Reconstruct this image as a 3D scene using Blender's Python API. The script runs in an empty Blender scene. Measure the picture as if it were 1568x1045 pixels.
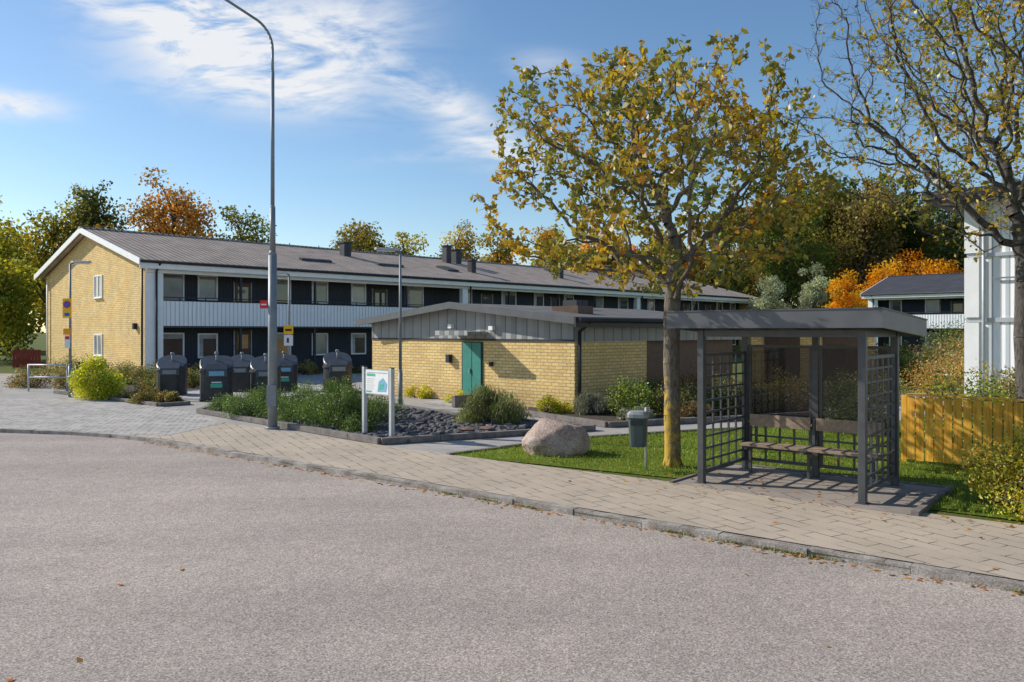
import bpy, math, random
import numpy as np
import bmesh
from mathutils import Vector, Matrix
from mathutils import noise as mn
random.seed(7)
RNG = np.random.default_rng(11)
scene = bpy.context.scene
scene.view_settings.view_transform = 'Standard'
scene.view_settings.look = 'None'
scene.view_settings.exposure = 0

# ------------------------------------------------------------------ materials
MATS = {}
def newmat(name):
    m = bpy.data.materials.new(name); m.use_nodes = True
    nt = m.node_tree
    for n in list(nt.nodes): nt.nodes.remove(n)
    out = nt.nodes.new('ShaderNodeOutputMaterial')
    MATS[name] = m
    return m, nt, out
def N(nt, typ, **kw):
    n = nt.nodes.new(typ)
    for k, v in kw.items(): setattr(n, k, v)
    return n
def L(nt, a, b): nt.links.new(a, b)
def c4(c): return (c[0], c[1], c[2], 1)
def noise(nt, vec, scale, detail=4, rough=.55):
    n = N(nt, 'ShaderNodeTexNoise'); n.inputs['Scale'].default_value = scale
    n.inputs['Detail'].default_value = detail; n.inputs['Roughness'].default_value = rough
    L(nt, vec, n.inputs['Vector']); return n.outputs['Fac']
def ramp(nt, fac, stops):
    r = N(nt, 'ShaderNodeValToRGB'); cr = r.color_ramp
    while len(cr.elements) < len(stops): cr.elements.new(.5)
    for e, (p, c) in zip(cr.elements, stops):
        e.position = p; e.color = c4(c)
    L(nt, fac, r.inputs['Fac']); return r.outputs['Color']
def mix(nt, fac, a, b, mode='MIX'):
    m = N(nt, 'ShaderNodeMixRGB', blend_type=mode)
    for s, v in (('Fac', fac), ('Color1', a), ('Color2', b)):
        if isinstance(v, (int, float)): m.inputs[s].default_value = v
        elif isinstance(v, tuple): m.inputs[s].default_value = c4(v)
        else: L(nt, v, m.inputs[s])
    return m.outputs['Color']
def math_(nt, op, a, b=None, clamp=False):
    m = N(nt, 'ShaderNodeMath', operation=op); m.use_clamp = clamp
    for i, v in enumerate((a, b)):
        if v is None: continue
        if isinstance(v, (int, float)): m.inputs[i].default_value = v
        else: L(nt, v, m.inputs[i])
    return m.outputs[0]
def finish(nt, out, col, rough=.8, metal=0, bumph=None, bstr=.4, bdist=.01, spec=.3):
    p = N(nt, 'ShaderNodeBsdfPrincipled')
    if isinstance(col, tuple): p.inputs['Base Color'].default_value = c4(col)
    else: L(nt, col, p.inputs['Base Color'])
    p.inputs['Roughness'].default_value = rough
    p.inputs['Metallic'].default_value = metal
    p.inputs['Specular IOR Level'].default_value = spec
    if bumph is not None:
        b = N(nt, 'ShaderNodeBump'); b.inputs['Strength'].default_value = bstr
        b.inputs['Distance'].default_value = bdist
        L(nt, bumph, b.inputs['Height']); L(nt, b.outputs['Normal'], p.inputs['Normal'])
    L(nt, p.outputs[0], out.inputs['Surface']); return p
def objvec(nt): return N(nt, 'ShaderNodeTexCoord').outputs['Object']

def simple(name, col, rough=.7, var=.25, scale=3, metal=0, bump=0, bscale=60, spec=.3):
    m, nt, out = newmat(name); v = objvec(nt)
    f = noise(nt, v, scale, 5)
    a = tuple(x*(1-var) for x in col); b = tuple(min(1, x*(1+var)) for x in col)
    colr = ramp(nt, f, [(.3, a), (.7, b)])
    h = noise(nt, v, bscale, 3) if bump else None
    finish(nt, out, colr, rough, metal, h, bump, .01, spec)
    return m

def ribbed(name, col, period, axis='xy', var=.1, rough=.5, depth=.6, dark=.75, metal=0, wide=.40, spec=.3):
    m, nt, out = newmat(name); v = objvec(nt)
    s = N(nt, 'ShaderNodeSeparateXYZ'); L(nt, v, s.inputs[0])
    if axis == 'xy': t = math_(nt, 'ADD', s.outputs[0], s.outputs[1])
    elif axis == 'x': t = s.outputs[0]
    else: t = s.outputs[1]
    t = math_(nt, 'FRACT', math_(nt, 'DIVIDE', t, period))
    tri = math_(nt, 'ABSOLUTE', math_(nt, 'SUBTRACT', t, .5))
    g = math_(nt, 'GREATER_THAN', tri, wide)
    f = noise(nt, v, 1.2, 5)
    base = ramp(nt, f, [(.3, tuple(x*(1-var) for x in col)), (.7, tuple(min(1, x*(1+var)) for x in col))])
    c = mix(nt, g, base, mix(nt, 1.0, base, (dark, dark, dark), 'MULTIPLY'))
    finish(nt, out, c, rough, metal, math_(nt, 'MULTIPLY', tri, -1), depth, period*.3, spec)
    return m

def brickmat(name, c1, c2, mortar):
    m, nt, out = newmat(name); v = objvec(nt)
    s = N(nt, 'ShaderNodeSeparateXYZ'); L(nt, v, s.inputs[0])
    c = N(nt, 'ShaderNodeCombineXYZ'); L(nt, math_(nt, 'ADD', s.outputs[0], s.outputs[1]), c.inputs[0]); L(nt, s.outputs[2], c.inputs[1])
    b = N(nt, 'ShaderNodeTexBrick'); L(nt, c.outputs[0], b.inputs['Vector'])
    b.inputs['Scale'].default_value = 1; b.inputs['Brick Width'].default_value = .27; b.inputs['Row Height'].default_value = .09
    b.inputs['Mortar Size'].default_value = .010; b.inputs['Mortar Smooth'].default_value = .2; b.inputs['Bias'].default_value = 0
    b.inputs['Color1'].default_value = c4(c1); b.inputs['Color2'].default_value = c4(c2); b.inputs['Mortar'].default_value = c4(mortar)
    f = noise(nt, v, 1.3, 5); f2 = noise(nt, v, 14, 3)
    col = mix(nt, 1.0, b.outputs['Color'], ramp(nt, f, [(.3, (.86, .85, .84)), (.7, (1.08, 1.06, 1.02))]), 'MULTIPLY')
    col = mix(nt, .5, col, ramp(nt, f2, [(.3, (.72, .69, .66)), (.6, (1.12, 1.12, 1.12))]), 'MULTIPLY')
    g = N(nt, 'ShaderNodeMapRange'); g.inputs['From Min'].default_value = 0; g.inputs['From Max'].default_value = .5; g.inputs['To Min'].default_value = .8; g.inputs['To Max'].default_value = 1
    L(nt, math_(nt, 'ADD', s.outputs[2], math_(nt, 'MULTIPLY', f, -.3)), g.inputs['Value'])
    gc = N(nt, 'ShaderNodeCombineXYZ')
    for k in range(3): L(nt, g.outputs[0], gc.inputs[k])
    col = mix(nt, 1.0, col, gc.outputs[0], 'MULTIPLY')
    finish(nt, out, col, .9, 0, math_(nt, 'SUBTRACT', 1.0, b.outputs['Fac']), .8, .012, .15)
    return m

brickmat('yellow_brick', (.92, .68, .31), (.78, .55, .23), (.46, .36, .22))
ribbed('dark_siding', (.032, .038, .052), .16, var=.15, rough=.6, dark=.6)
ribbed('white_ribbed', (.86, .88, .90), .2, var=.04, rough=.45, dark=.58)
ribbed('roof_tile', (.46, .375, .315), .3, axis='x', var=.18, rough=.9, dark=.42, depth=.7, wide=.37, spec=.05)
ribbed('roof_dark', (.07, .07, .078), .3, axis='x', var=.2, rough=.7, dark=.6)
ribbed('grey_panel', (.33, .33, .32), .42, var=.10, rough=.6, dark=.5, wide=.45)
simple('white_paint', (.88, .88, .87), .5, .05)
simple('dark_trim', (.035, .037, .041), .5, .2)
simple('soffit', (.09, .09, .09), .8, .1)
simple('roof_felt', (.17, .16, .15), .9, .25, 2, bump=.3, spec=.1)
simple('curtain', (.42, .44, .44), .8, .35, 2.5)
simple('green_door', (.05, .25, .20), .5, .12, 4)
simple('wood_door', (.11, .065, .045), .5, .2, 6)
simple('shelter_metal', (.075, .077, .08), .45, .18, 8, spec=.45)
simple('shelter_fascia', (.10, .103, .11), .4, .16, 3, spec=.5)
simple('bench_wood', (.32, .24, .17), .7, .25, 14)
simple('galv_steel', (.5, .52, .54), .45, .12, 5, metal=.2)
simple('galv_dark', (.24, .265, .285), .5, .12, 5, metal=.1)
simple('concrete', (.46, .43, .40), .9, .15, 5, bump=.3)
simple('edging_dark', (.20, .175, .16), .9, .3, 6, bump=.4)
simple('bin_green', (.06, .085, .08), .5, .15, 6, spec=.4)
simple('bin_lid', (.26, .28, .28), .5, .1, 6)
simple('container', (.032, .033, .036), .45, .25, 5, spec=.5)
simple('container_panel', (.06, .064, .07), .38, .2, 5, spec=.5)
simple('sign_yellow', (.95, .50, .02), .5, .05)
simple('sign_orange', (.95, .36, .02), .5, .05)
simple('sign_blue', (.02, .12, .6), .5, .05)
simple('sign_red', (.7, .04, .04), .5, .05)
simple('sign_white', (.8, .8, .8), .5, .04)
simple('sign_green', (.08, .45, .32), .5, .2, 20)
simple('label_blue', (.2, .45, .62), .5, .1)
simple('red_paint', (.22, .045, .035), .8, .2)
simple('soil', (.07, .055, .042), .95, .4, 8, bump=.6)
simple('gravel_dark', (.075, .07, .07), .9, .6, 45, bump=.8, bscale=50)
simple('stone_dark', (.115, .11, .11), .85, .6, 9, bump=.3, bscale=40)
simple('stone_red', (.21, .125, .095), .85, .3, 9, bump=.3, bscale=40)
simple('lamp_lens', (.8, .8, .78), .3, .05)

def fencemat():
    m, nt, out = newmat('fence_wood'); v = objvec(nt)
    mp = N(nt, 'ShaderNodeMapping'); mp.inputs['Scale'].default_value = (14, 14, 1.2); L(nt, v, mp.inputs[0])
    f = noise(nt, mp.outputs[0], 2.0, 6)
    col = ramp(nt, f, [(.3, (.70, .30, .03)), (.55, (.95, .50, .08)), (.75, (1.0, .62, .15))])
    finish(nt, out, col, .8, 0, f, .3, .01, .05)
fencemat()

def glassmat(name, col, rough=.04):
    m, nt, out = newmat(name)
    v = objvec(nt)
    f = noise(nt, v, .8, 2)
    c = ramp(nt, f, [(.3, tuple(x*.6 for x in col)), (.7, tuple(x*1.3 for x in col))])
    finish(nt, out, c, rough, 0, None, spec=.8)
glassmat('window_glass', (.06, .07, .07))
glassmat('window_blind', (.26, .28, .28), .12)
def tinted():
    m, nt, out = newmat('shelter_glass')
    t = N(nt, 'ShaderNodeBsdfTransparent'); t.inputs[0].default_value = (.34, .33, .325, 1)
    g = N(nt, 'ShaderNodeBsdfGlossy'); g.inputs['Roughness'].default_value = .05; g.inputs[0].default_value = (.8, .8, .8, 1)
    d = N(nt, 'ShaderNodeBsdfDiffuse'); d.inputs[0].default_value = (.10, .085, .075, 1)
    fr = N(nt, 'ShaderNodeFresnel'); fr.inputs[0].default_value = 1.45
    m1 = N(nt, 'ShaderNodeMixShader'); L(nt, fr.outputs[0], m1.inputs[0]); L(nt, t.outputs[0], m1.inputs[1]); L(nt, g.outputs[0], m1.inputs[2])
    m2 = N(nt, 'ShaderNodeMixShader'); m2.inputs[0].default_value = .22; L(nt, m1.outputs[0], m2.inputs[1]); L(nt, d.outputs[0], m2.inputs[2])
    L(nt, m2.outputs[0], out.inputs['Surface'])
tinted()

def asphalt():
    m, nt, out = newmat('asphalt'); v = objvec(nt)
    f1 = noise(nt, v, 70, 3, .7); f2 = noise(nt, v, .35, 5); f3 = noise(nt, v, 5, 4)
    vo = N(nt, 'ShaderNodeTexVoronoi'); vo.inputs['Scale'].default_value = 95; L(nt, v, vo.inputs['Vector'])
    col = ramp(nt, f1, [(.3, (.235, .198, .17)), (.5, (.41, .352, .308)), (.72, (.63, .555, .49))])
    col = mix(nt, .75, col, ramp(nt, vo.outputs['Color'], [(.05, (.45, .45, .45)), (.5, (1, 1, 1)), (.95, (1.6, 1.58, 1.55))]), 'MULTIPLY')
    col = mix(nt, 1.0, col, ramp(nt, f2, [(.3, (.87, .86, .86)), (.7, (1.1, 1.08, 1.06))]), 'MULTIPLY')
    col = mix(nt, .6, col, ramp(nt, f3, [(.3, (.88, .88, .88)), (.7, (1.08, 1.08, 1.08))]), 'MULTIPLY')
    mp = N(nt, 'ShaderNodeMapping'); mp.inputs['Rotation'].default_value = (0, 0, math.radians(38.7)); mp.inputs['Scale'].default_value = (.12, .9, 1); L(nt, v, mp.inputs[0])
    f4 = noise(nt, mp.outputs[0], 1.0, 3)
    col = mix(nt, .8, col, ramp(nt, f4, [(.35, (.90, .90, .90)), (.65, (1.06, 1.06, 1.06))]), 'MULTIPLY')
    finish(nt, out, col, .9, 0, f1, .6, .006, .12)
asphalt()
def slabs(name, ang, bw, bh, ca, cb, cm, ms=.008):
    m, nt, out = newmat(name); v = objvec(nt)
    mp = N(nt, 'ShaderNodeMapping'); mp.inputs['Rotation'].default_value = (0, 0, ang); L(nt, v, mp.inputs[0])
    b = N(nt, 'ShaderNodeTexBrick'); L(nt, mp.outputs[0], b.inputs['Vector'])
    b.inputs['Scale'].default_value = 1; b.inputs['Brick Width'].default_value = bw; b.inputs['Row Height'].default_value = bh
    b.inputs['Mortar Size'].default_value = ms; b.inputs['Mortar Smooth'].default_value = .3
    b.inputs['Color1'].default_value = c4(ca); b.inputs['Color2'].default_value = c4(cb); b.inputs['Mortar'].default_value = c4(cm)
    f1 = noise(nt, v, 60, 3, .7); f2 = noise(nt, v, .9, 5); f3 = noise(nt, v, 3.1, 3)
    plain = tuple((x+y)/2 for x, y in zip(ca, cb))
    keep = ramp(nt, f3, [(.44, (.15, .15, .15)), (.56, (1, 1, 1))])
    col = mix(nt, keep, plain, b.outputs['Color'])
    col = mix(nt, .7, col, ramp(nt, f1, [(.3, (.75, .75, .75)), (.7, (1.2, 1.2, 1.2))]), 'MULTIPLY')
    col = mix(nt, .9, col, ramp(nt, f2, [(.3, (.84, .84, .84)), (.7, (1.1, 1.09, 1.07))]), 'MULTIPLY')
    finish(nt, out, col, .9, 0, math_(nt, 'SUBTRACT', f1, math_(nt, 'MULTIPLY', b.outputs['Fac'], 2.0)), .4, .006, .15)
slabs('pavement_slabs', math.radians(62), .42, .21, (.53, .44, .34), (.47, .39, .30), (.10, .08, .06), .008)
slabs('shelter_slabs', math.radians(38.7), .35, .35, (.36, .31, .265), (.30, .26, .225), (.09, .075, .06), .008)
slabs('setts', .3, .17, .13, (.58, .54, .49), (.42, .39, .36), (.20, .18, .16), .018)
slabs('courtyard', -.8, .4, .4, (.44, .41, .37), (.39, .365, .335), (.20, .18, .16), .008)

def granite():
    m, nt, out = newmat('granite_kerb'); v = objvec(nt)
    f = noise(nt, v, 60, 3, .8); f2 = noise(nt, v, 4, 4)
    col = ramp(nt, f, [(.3, (.18, .165, .15)), (.5, (.40, .36, .325)), (.7, (.64, .59, .54))])
    col = mix(nt, .9, col, ramp(nt, f2, [(.35, (.55, .5, .45)), (.65, (1.1, 1.1, 1.1))]), 'MULTIPLY')
    finish(nt, out, col, .85, 0, f, .7, .01)
granite()
def boulderm():
    m, nt, out = newmat('boulder_stone'); v = objvec(nt)
    f = noise(nt, v, 4, 8, .7); f2 = noise(nt, v, 30, 4, .7)
    col = ramp(nt, f, [(.3, (.28, .205, .175)), (.48, (.46, .34, .28)), (.68, (.58, .49, .43))])
    col = mix(nt, .85, col, ramp(nt, f2, [(.35, (.5, .47, .47)), (.6, (1.1, 1.1, 1.1))]), 'MULTIPLY')
    finish(nt, out, col, .9, 0, f2, .9, .025)
boulderm()
def grassm(name, a, b, c):
    m, nt, out = newmat(name); v = objvec(nt)
    f = noise(nt, v, 1.5, 6, .65); f2 = noise(nt, v, 40, 4, .7)
    col = ramp(nt, f, [(.3, a), (.5, b), (.72, c)])
    col = mix(nt, .8, col, ramp(nt, f2, [(.3, (.5, .5, .5)), (.7, (1.3, 1.3, 1.2))]), 'MULTIPLY')
    finish(nt, out, col, .95, 0, f2, .8, .03, .1)
grassm('lawn_soil', (.12, .17, .02), (.17, .23, .03), (.23, .29, .05))
grassm('ground_grass', (.08, .11, .03), (.13, .16, .04), (.18, .18, .07))
def barkm(name, a, b, lichen=None, zlo=0, zhi=3):
    m, nt, out = newmat(name); v = objvec(nt)
    mp = N(nt, 'ShaderNodeMapping'); mp.inputs['Scale'].default_value = (1, 1, .3); L(nt, v, mp.inputs[0])
    f = noise(nt, mp.outputs[0], 28, 5, .7)
    col = ramp(nt, f, [(.32, a), (.68, b)])
    if lichen:
        f2 = noise(nt, v, 7, 6, .75)
        s = N(nt, 'ShaderNodeSeparateXYZ'); L(nt, v, s.inputs[0])
        mr = N(nt, 'ShaderNodeMapRange'); mr.inputs['From Min'].default_value = zlo; mr.inputs['From Max'].default_value = zhi
        mr.inputs['To Min'].default_value = .12; mr.inputs['To Max'].default_value = -.3; L(nt, s.outputs[2], mr.inputs['Value'])
        side = math_(nt, 'MULTIPLY', s.outputs[0], -.7)
        side = math_(nt, 'MINIMUM', side, .12)
        k = ramp(nt, math_(nt, 'ADD', math_(nt, 'ADD', f2, side), mr.outputs[0]), [(.5, (0, 0, 0)), (.64, (1, 1, 1))])
        col = mix(nt, k, col, lichen)
    finish(nt, out, col, .95, 0, f, .8, .02, .1)
barkm('bark_lichen', (.08, .068, .055), (.23, .20, .16), (.50, .33, .06), .0, 3.0)
barkm('bark_grey', (.05, .045, .04), (.17, .15, .135))
barkm('bark_far', (.06, .05, .042), (.15, .13, .11))

def foliage(name, trans=.4, gloss=.03):
    m, nt, out = newmat(name)
    a = N(nt, 'ShaderNodeAttribute'); a.attribute_name = 'Col'
    d = N(nt, 'ShaderNodeBsdfDiffuse'); L(nt, a.outputs['Color'], d.inputs[0])
    t = N(nt, 'ShaderNodeBsdfTranslucent')
    L(nt, mix(nt, 1.0, a.outputs['Color'], (1.3, 1.2, .6), 'MULTIPLY'), t.inputs[0])
    m1 = N(nt, 'ShaderNodeMixShader'); m1.inputs[0].default_value = trans
    L(nt, d.outputs[0], m1.inputs[1]); L(nt, t.outputs[0], m1.inputs[2])
    if gloss:
        g = N(nt, 'ShaderNodeBsdfGlossy'); g.inputs['Roughness'].default_value = .45; g.inputs[0].default_value = (.8, .8, .8, 1)
        m2 = N(nt, 'ShaderNodeMixShader'); m2.inputs[0].default_value = gloss
        L(nt, m1.outputs[0], m2.inputs[1]); L(nt, g.outputs[0], m2.inputs[2])
        L(nt, m2.outputs[0], out.inputs['Surface'])
    else: L(nt, m1.outputs[0], out.inputs['Surface'])
foliage('leaf', .4, .05)
foliage('leaf_far', .4, 0)
foliage('blade', .3, .02)

# ------------------------------------------------------------------ mesh builder
def empty(name, loc=(0, 0, 0), rot=0):
    e = bpy.data.objects.new(name, None); scene.collection.objects.link(e)
    e.location = loc; e.rotation_euler = (0, 0, rot); e.empty_display_size = .3
    return e
class MB:
    def __init__(s): s.v = []; s.f = []; s.m = []; s.names = []; s.sm = []
    def mi(s, n):
        if n not in s.names: s.names.append(n)
        return s.names.index(n)
    def face(s, pts, mat, smooth=False):
        i = len(s.v); s.v += [tuple(p) for p in pts]; s.f.append(tuple(range(i, i+len(pts)))); s.m.append(s.mi(mat)); s.sm.append(smooth)
    def box(s, x0, x1, y0, y1, z0, z1, mat):
        i = len(s.v)
        s.v += [(x0, y0, z0), (x1, y0, z0), (x1, y1, z0), (x0, y1, z0), (x0, y0, z1), (x1, y0, z1), (x1, y1, z1), (x0, y1, z1)]
        for q in ((0, 3, 2, 1), (4, 5, 6, 7), (0, 1, 5, 4), (1, 2, 6, 5), (2, 3, 7, 6), (3, 0, 4, 7)):
            s.f.append(tuple(i+k for k in q)); s.m.append(s.mi(mat)); s.sm.append(False)
    def prism(s, pts, axis_vec, mat):
        n = len(pts); i = len(s.v); a = Vector(axis_vec)
        s.v += [tuple(p) for p in pts] + [tuple(Vector(p)+a) for p in pts]
        k = s.mi(mat)
        s.f.append(tuple(range(i, i+n))[::-1]); s.f.append(tuple(range(i+n, i+2*n)))
        for j in range(n):
            s.f.append((i+j, i+(j+1) % n, i+n+(j+1) % n, i+n+j))
        s.m += [k]*(n+2); s.sm += [False]*(n+2)
    def cyl(s, p0, p1, r0, r1, mat, n=10, caps=True, smooth=True):
        p0 = Vector(p0); p1 = Vector(p1); d = (p1-p0)
        if d.length < 1e-6: return
        d.normalize(); u = d.orthogonal().normalized(); w = d.cross(u); i = len(s.v)
        for p, r in ((p0, r0), (p1, r1)):
            for k in range(n):
                a = 2*math.pi*k/n
                s.v.append(tuple(p+u*(r*math.cos(a))+w*(r*math.sin(a))))
        k_ = s.mi(mat)
        for k in range(n):
            s.f.append((i+k, i+(k+1) % n, i+n+(k+1) % n, i+n+k)); s.m.append(k_); s.sm.append(smooth)
        if caps:
            s.f.append(tuple(range(i, i+n))[::-1]); s.f.append(tuple(range(i+n, i+2*n))); s.m += [k_]*2; s.sm += [False]*2
    def tube(s, pts, rs, mat, n=10):
        for a in range(len(pts)-1):
            s.cyl(pts[a], pts[a+1], rs[a], rs[a+1], mat, n, caps=True)
    def obj(s, name, parent=None, bevel=0):
        me = bpy.data.meshes.new(name); me.from_pydata(s.v, [], s.f)
        for n in s.names: me.materials.append(MATS[n])
        me.polygons.foreach_set('material_index', s.m); me.polygons.foreach_set('use_smooth', s.sm); me.update()
        o = bpy.data.objects.new(name, me); scene.collection.objects.link(o)
        if parent: o.parent = parent
        if bevel:
            b = o.modifiers.new('bevel', 'BEVEL'); b.width = bevel; b.segments = 2; b.limit_method = 'ANGLE'
        return o
def sheet(name, pts, z, mat):
    mb = MB(); mb.face([(p[0], p[1], z) for p in pts], mat); return mb.obj(name)

def leafmesh(name, C, size, cols, parent=None, mat='leaf', aspect=.55, flat=0.0, upd=None, rng=RNG):
    n = len(C)
    d = rng.normal(size=(n, 3))
    if upd is not None: d = d*(1-upd[1]) + np.array(upd[0])*upd[1]*1.6
    d[:, 2] *= (1-flat)
    d /= np.linalg.norm(d, axis=1)[:, None]+1e-9
    r = rng.normal(size=(n, 3))
    w = np.cross(d, r) if not flat else np.cross(d, np.tile([0, 0, 1.], (n, 1))+r*.15)
    w /= np.linalg.norm(w, axis=1)[:, None]+1e-9
    s = (np.asarray(size)*rng.uniform(.65, 1.25, n))[:, None]
    V = np.empty((n, 4, 3))
    V[:, 0] = C-d*s*.5; V[:, 1] = C+w*s*aspect*.5; V[:, 2] = C+d*s*.5; V[:, 3] = C-w*s*aspect*.5
    nn = np.cross(d, w); V[:, 1] += nn*s*.08; V[:, 3] += nn*s*.08
    me = bpy.data.meshes.new(name)
    me.vertices.add(4*n); me.vertices.foreach_set('co', V.reshape(-1).astype(np.float32))
    me.loops.add(4*n); me.loops.foreach_set('vertex_index', np.arange(4*n, dtype=np.int32))
    me.polygons.add(n); me.polygons.foreach_set('loop_start', np.arange(0, 4*n, 4, dtype=np.int32)); me.polygons.foreach_set('loop_total', np.full(n, 4, dtype=np.int32))
    me.update(calc_edges=True)
    ca = me.color_attributes.new('Col', 'FLOAT_COLOR', 'POINT')
    cc = np.ones((n, 4, 4), dtype=np.float32); cc[:, :, :3] = np.clip(cols, 0, .85)[:, None, :]
    ca.data.foreach_set('color', cc.reshape(-1))
    me.materials.append(MATS[mat])
    o = bpy.data.objects.new(name, me); scene.collection.objects.link(o)
    if parent: o.parent = parent
    return o
def palette(pal, n, jit=.2, rng=RNG):
    pal = np.array(pal); idx = rng.integers(0, len(pal), n)
    return pal[idx]*rng.uniform(1-jit, 1+jit, (n, 1))
def sc(pal, k): return [tuple(x*k for x in c) for c in pal]

# ------------------------------------------------------------------ frames
A45 = math.radians(45.8)
ASH = math.radians(-39.3)
ZR = -.065
KERB = [(-900, 17.45), (-40, 17.45), (-20, 17.4), (-14, 17.3), (-10.98, 17.08), (-9.39, 16.72), (-8.2, 16.25), (-7.09, 15.6),
        (4.27, 6.55), (30, -13.95), (900, -707.1)]
hi = MB()
for i in range(len(KERB)-1):
    a, b = KERB[i], KERB[i+1]
    hi.face([(a[0], a[1], -.02), (b[0], b[1], -.02), (b[0], 1500, -.02), (a[0], 1500, -.02)], 'ground_grass')
    hi.face([(a[0], -1500, ZR-.03), (b[0], -1500, ZR-.03), (b[0], b[1], ZR-.03), (a[0], a[1], ZR-.03)], 'ground_grass')
hi.obj('ground')
road = MB()
rk = [(-160, 17.45)] + KERB[1:-2] + [(30, -13.95)]
road.face([(x, y, ZR) for x, y in ([(-160, -60), (30, -60)] + rk[::-1])], 'asphalt')
road.obj('road')

def polyline_pts(pl, step):
    out = []
    for i in range(len(pl)-1):
        a = Vector(pl[i]); b = Vector(pl[i+1]); n = max(1, round((b-a).length/step))
        for k in range(n): out.append(a.lerp(b, k/n))
    out.append(Vector(pl[-1])); return out
kp = polyline_pts([(-40, 17.45), (-20, 17.4), (-14, 17.3), (-10.98, 17.08), (-9.39, 16.72), (-8.2, 16.25), (-7.09, 15.6), (4.27, 6.55), (14, -1.2)], .9)
kb = MB(); jb = 0
for i in range(len(kp)-1):
    a, b = kp[i], kp[i+1]; d = (b-a).normalized(); n = Vector((-d.y, d.x))
    j0 = random.uniform(-.008, .008); zt = .008+random.uniform(-.005, .005)
    for q_ in range(4):
        A_ = a.lerp(b, q_/4)+d*(.004 if q_ == 0 else 0); B_ = a.lerp(b, (q_+1)/4)-d*(.004 if q_ == 3 else 0)
        ja = j0+random.uniform(-.008, .008) if q_ == 0 else jb
        jb = j0+random.uniform(-.008, .008)
        q = [A_+n*ja, B_+n*jb, B_+n*.115, A_+n*.115]
        kb.prism([(p.x, p.y, -.12) for p in q], (0, 0, .12+zt+random.uniform(-.0025, .0025)), 'granite_kerb')
kb.obj('granite_kerb')

sheet('sidewalk', [(-7.0, 15.72), (14.1, -1.05), (15.75, 1.05), (-1.2, 13.7), (-6.6, 18.35), (-8.6, 20.6), (-10, 17.1)], .0, 'pavement_slabs')
sheet('cobblestone_apron', [(-40, 17.55), (-10.95, 17.2), (-9.3, 16.83), (-8.0, 16.25), (-6.95, 16.1), (-6.6, 18.35), (-9.2, 21.8), (-14, 25.2), (-40, 25.2)], .004, 'setts')
sheet('courtyard_paving', [(-40, 24.5), (-14, 24.5), (-8.6, 20.3), (-6.6, 18.3), (-2.3, 14.5), (-1.1, 13.6), (1.5, 15.7), (4.0, 16.8), (9, 18.9), (18, 19), (18, 27), (4, 28), (-4, 40), (-40, 40)], -.008, 'courtyard')

LAWN = [(-1.05, 13.55), (1.4, 15.7), (3.9, 16.8), (9, 18.8), (30, 19), (30, -8), (24, -5.1), (12.0, 3.85), (2.6, 11.3)]
sheet('lawn', LAWN, -.004, 'lawn_soil')
def inpoly(px, py, poly):
    c = np.zeros(len(px), bool); n = len(poly)
    for i in range(n):
        x1, y1 = poly[i]; x2, y2 = poly[(i+1) % n]
        cond = ((y1 > py) != (y2 > py)) & (px < (x2-x1)*(py-y1)/(y2-y1+1e-12)+x1)
        c ^= cond
    return c
def blades(name, poly, n, h, pal, box):
    x = RNG.uniform(box[0], box[1], n); y = RNG.uniform(box[2], box[3], n)
    k = inpoly(x, y, poly)
    ux, uy = math.cos(ASH), math.sin(ASH); rx = x-2.63; ry = y-11.04
    lu = rx*ux+ry*uy; lv = -rx*uy+ry*ux
    k &= ~((lu > -.35) & (lu < 2.7) & (lv > -.6) & (lv < 1.75))
    x = x[k]; y = y[k]; C = np.stack([x, y, np.full(len(x), h*.42)], 1)
    patch = .85+.25*np.sin(x*1.7+np.cos(y*2.1)*2)*np.sin(y*1.3)
    leafmesh(name, C, h, palette(pal, len(x), .3)*patch[:, None], mat='blade', aspect=.18, upd=((0, 0, 1), .6))
blades('grass', LAWN, 80000, .055, [(.20, .30, .03), (.25, .35, .045), (.32, .38, .07), (.17, .25, .03)], (-1.5, 12, 8, 18))

BED1 = [(-8.1, 20.6), (-2.45, 14.85), (1.75, 16.95), (-1.3, 19.5), (-3.2, 22), (-8.4, 23.8)]
BED2 = [(.3, 20.15), (2.1, 17.5), (8.5, 20.1), (8.5, 24.6), (5, 24.6), (1.9, 21.0), (-1.3, 23.6), (-1.7, 23.2)]
BED3 = [(-15.6, 27.2), (-12.4, 24.6), (-9.9, 22.3), (-9.3, 22.9), (-11.6, 25.6), (-13.5, 31), (-17, 33)]
sheet('gravel_bed', BED1, .006, 'gravel_dark')
sheet('gravel_bed', BED2, .006, 'soil')
sheet('gravel_bed', BED3, .010, 'soil')
def edging(name, pl, w=.12, h=.09, z=0):
    mb = MB()
    for i in range(len(pl)-1):
        a = Vector(pl[i]); b = Vector(pl[i+1]); d = (b-a).normalized(); n = Vector((-d.y, d.x))
        L_ = (b-a).length; k = max(1, int(L_/1.0))
        for j in range(k):
            p = a+d*(L_*j/k+.004); q = a+d*(L_*(j+1)/k-.004)
            mb.prism([(t.x, t.y, z) for t in (p-n*w/2, q-n*w/2, q+n*w/2, p+n*w/2)], (0, 0, h+random.uniform(-.006, .006)), 'edging_dark')
    return mb.obj(name, bevel=.006)
edging('bed_edging', BED1+[BED1[0]], .14, .11)
edging('bed_edging', [BED2[7], BED2[0], BED2[1], BED2[2]], .14, .12)
edging('bed_edging', BED3[:5], .12, .10)
edging('lawn_edging', [(-1.1, 13.6), (1.45, 15.78), (3.9, 16.9), (9, 18.9)], .1, .03)

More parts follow.
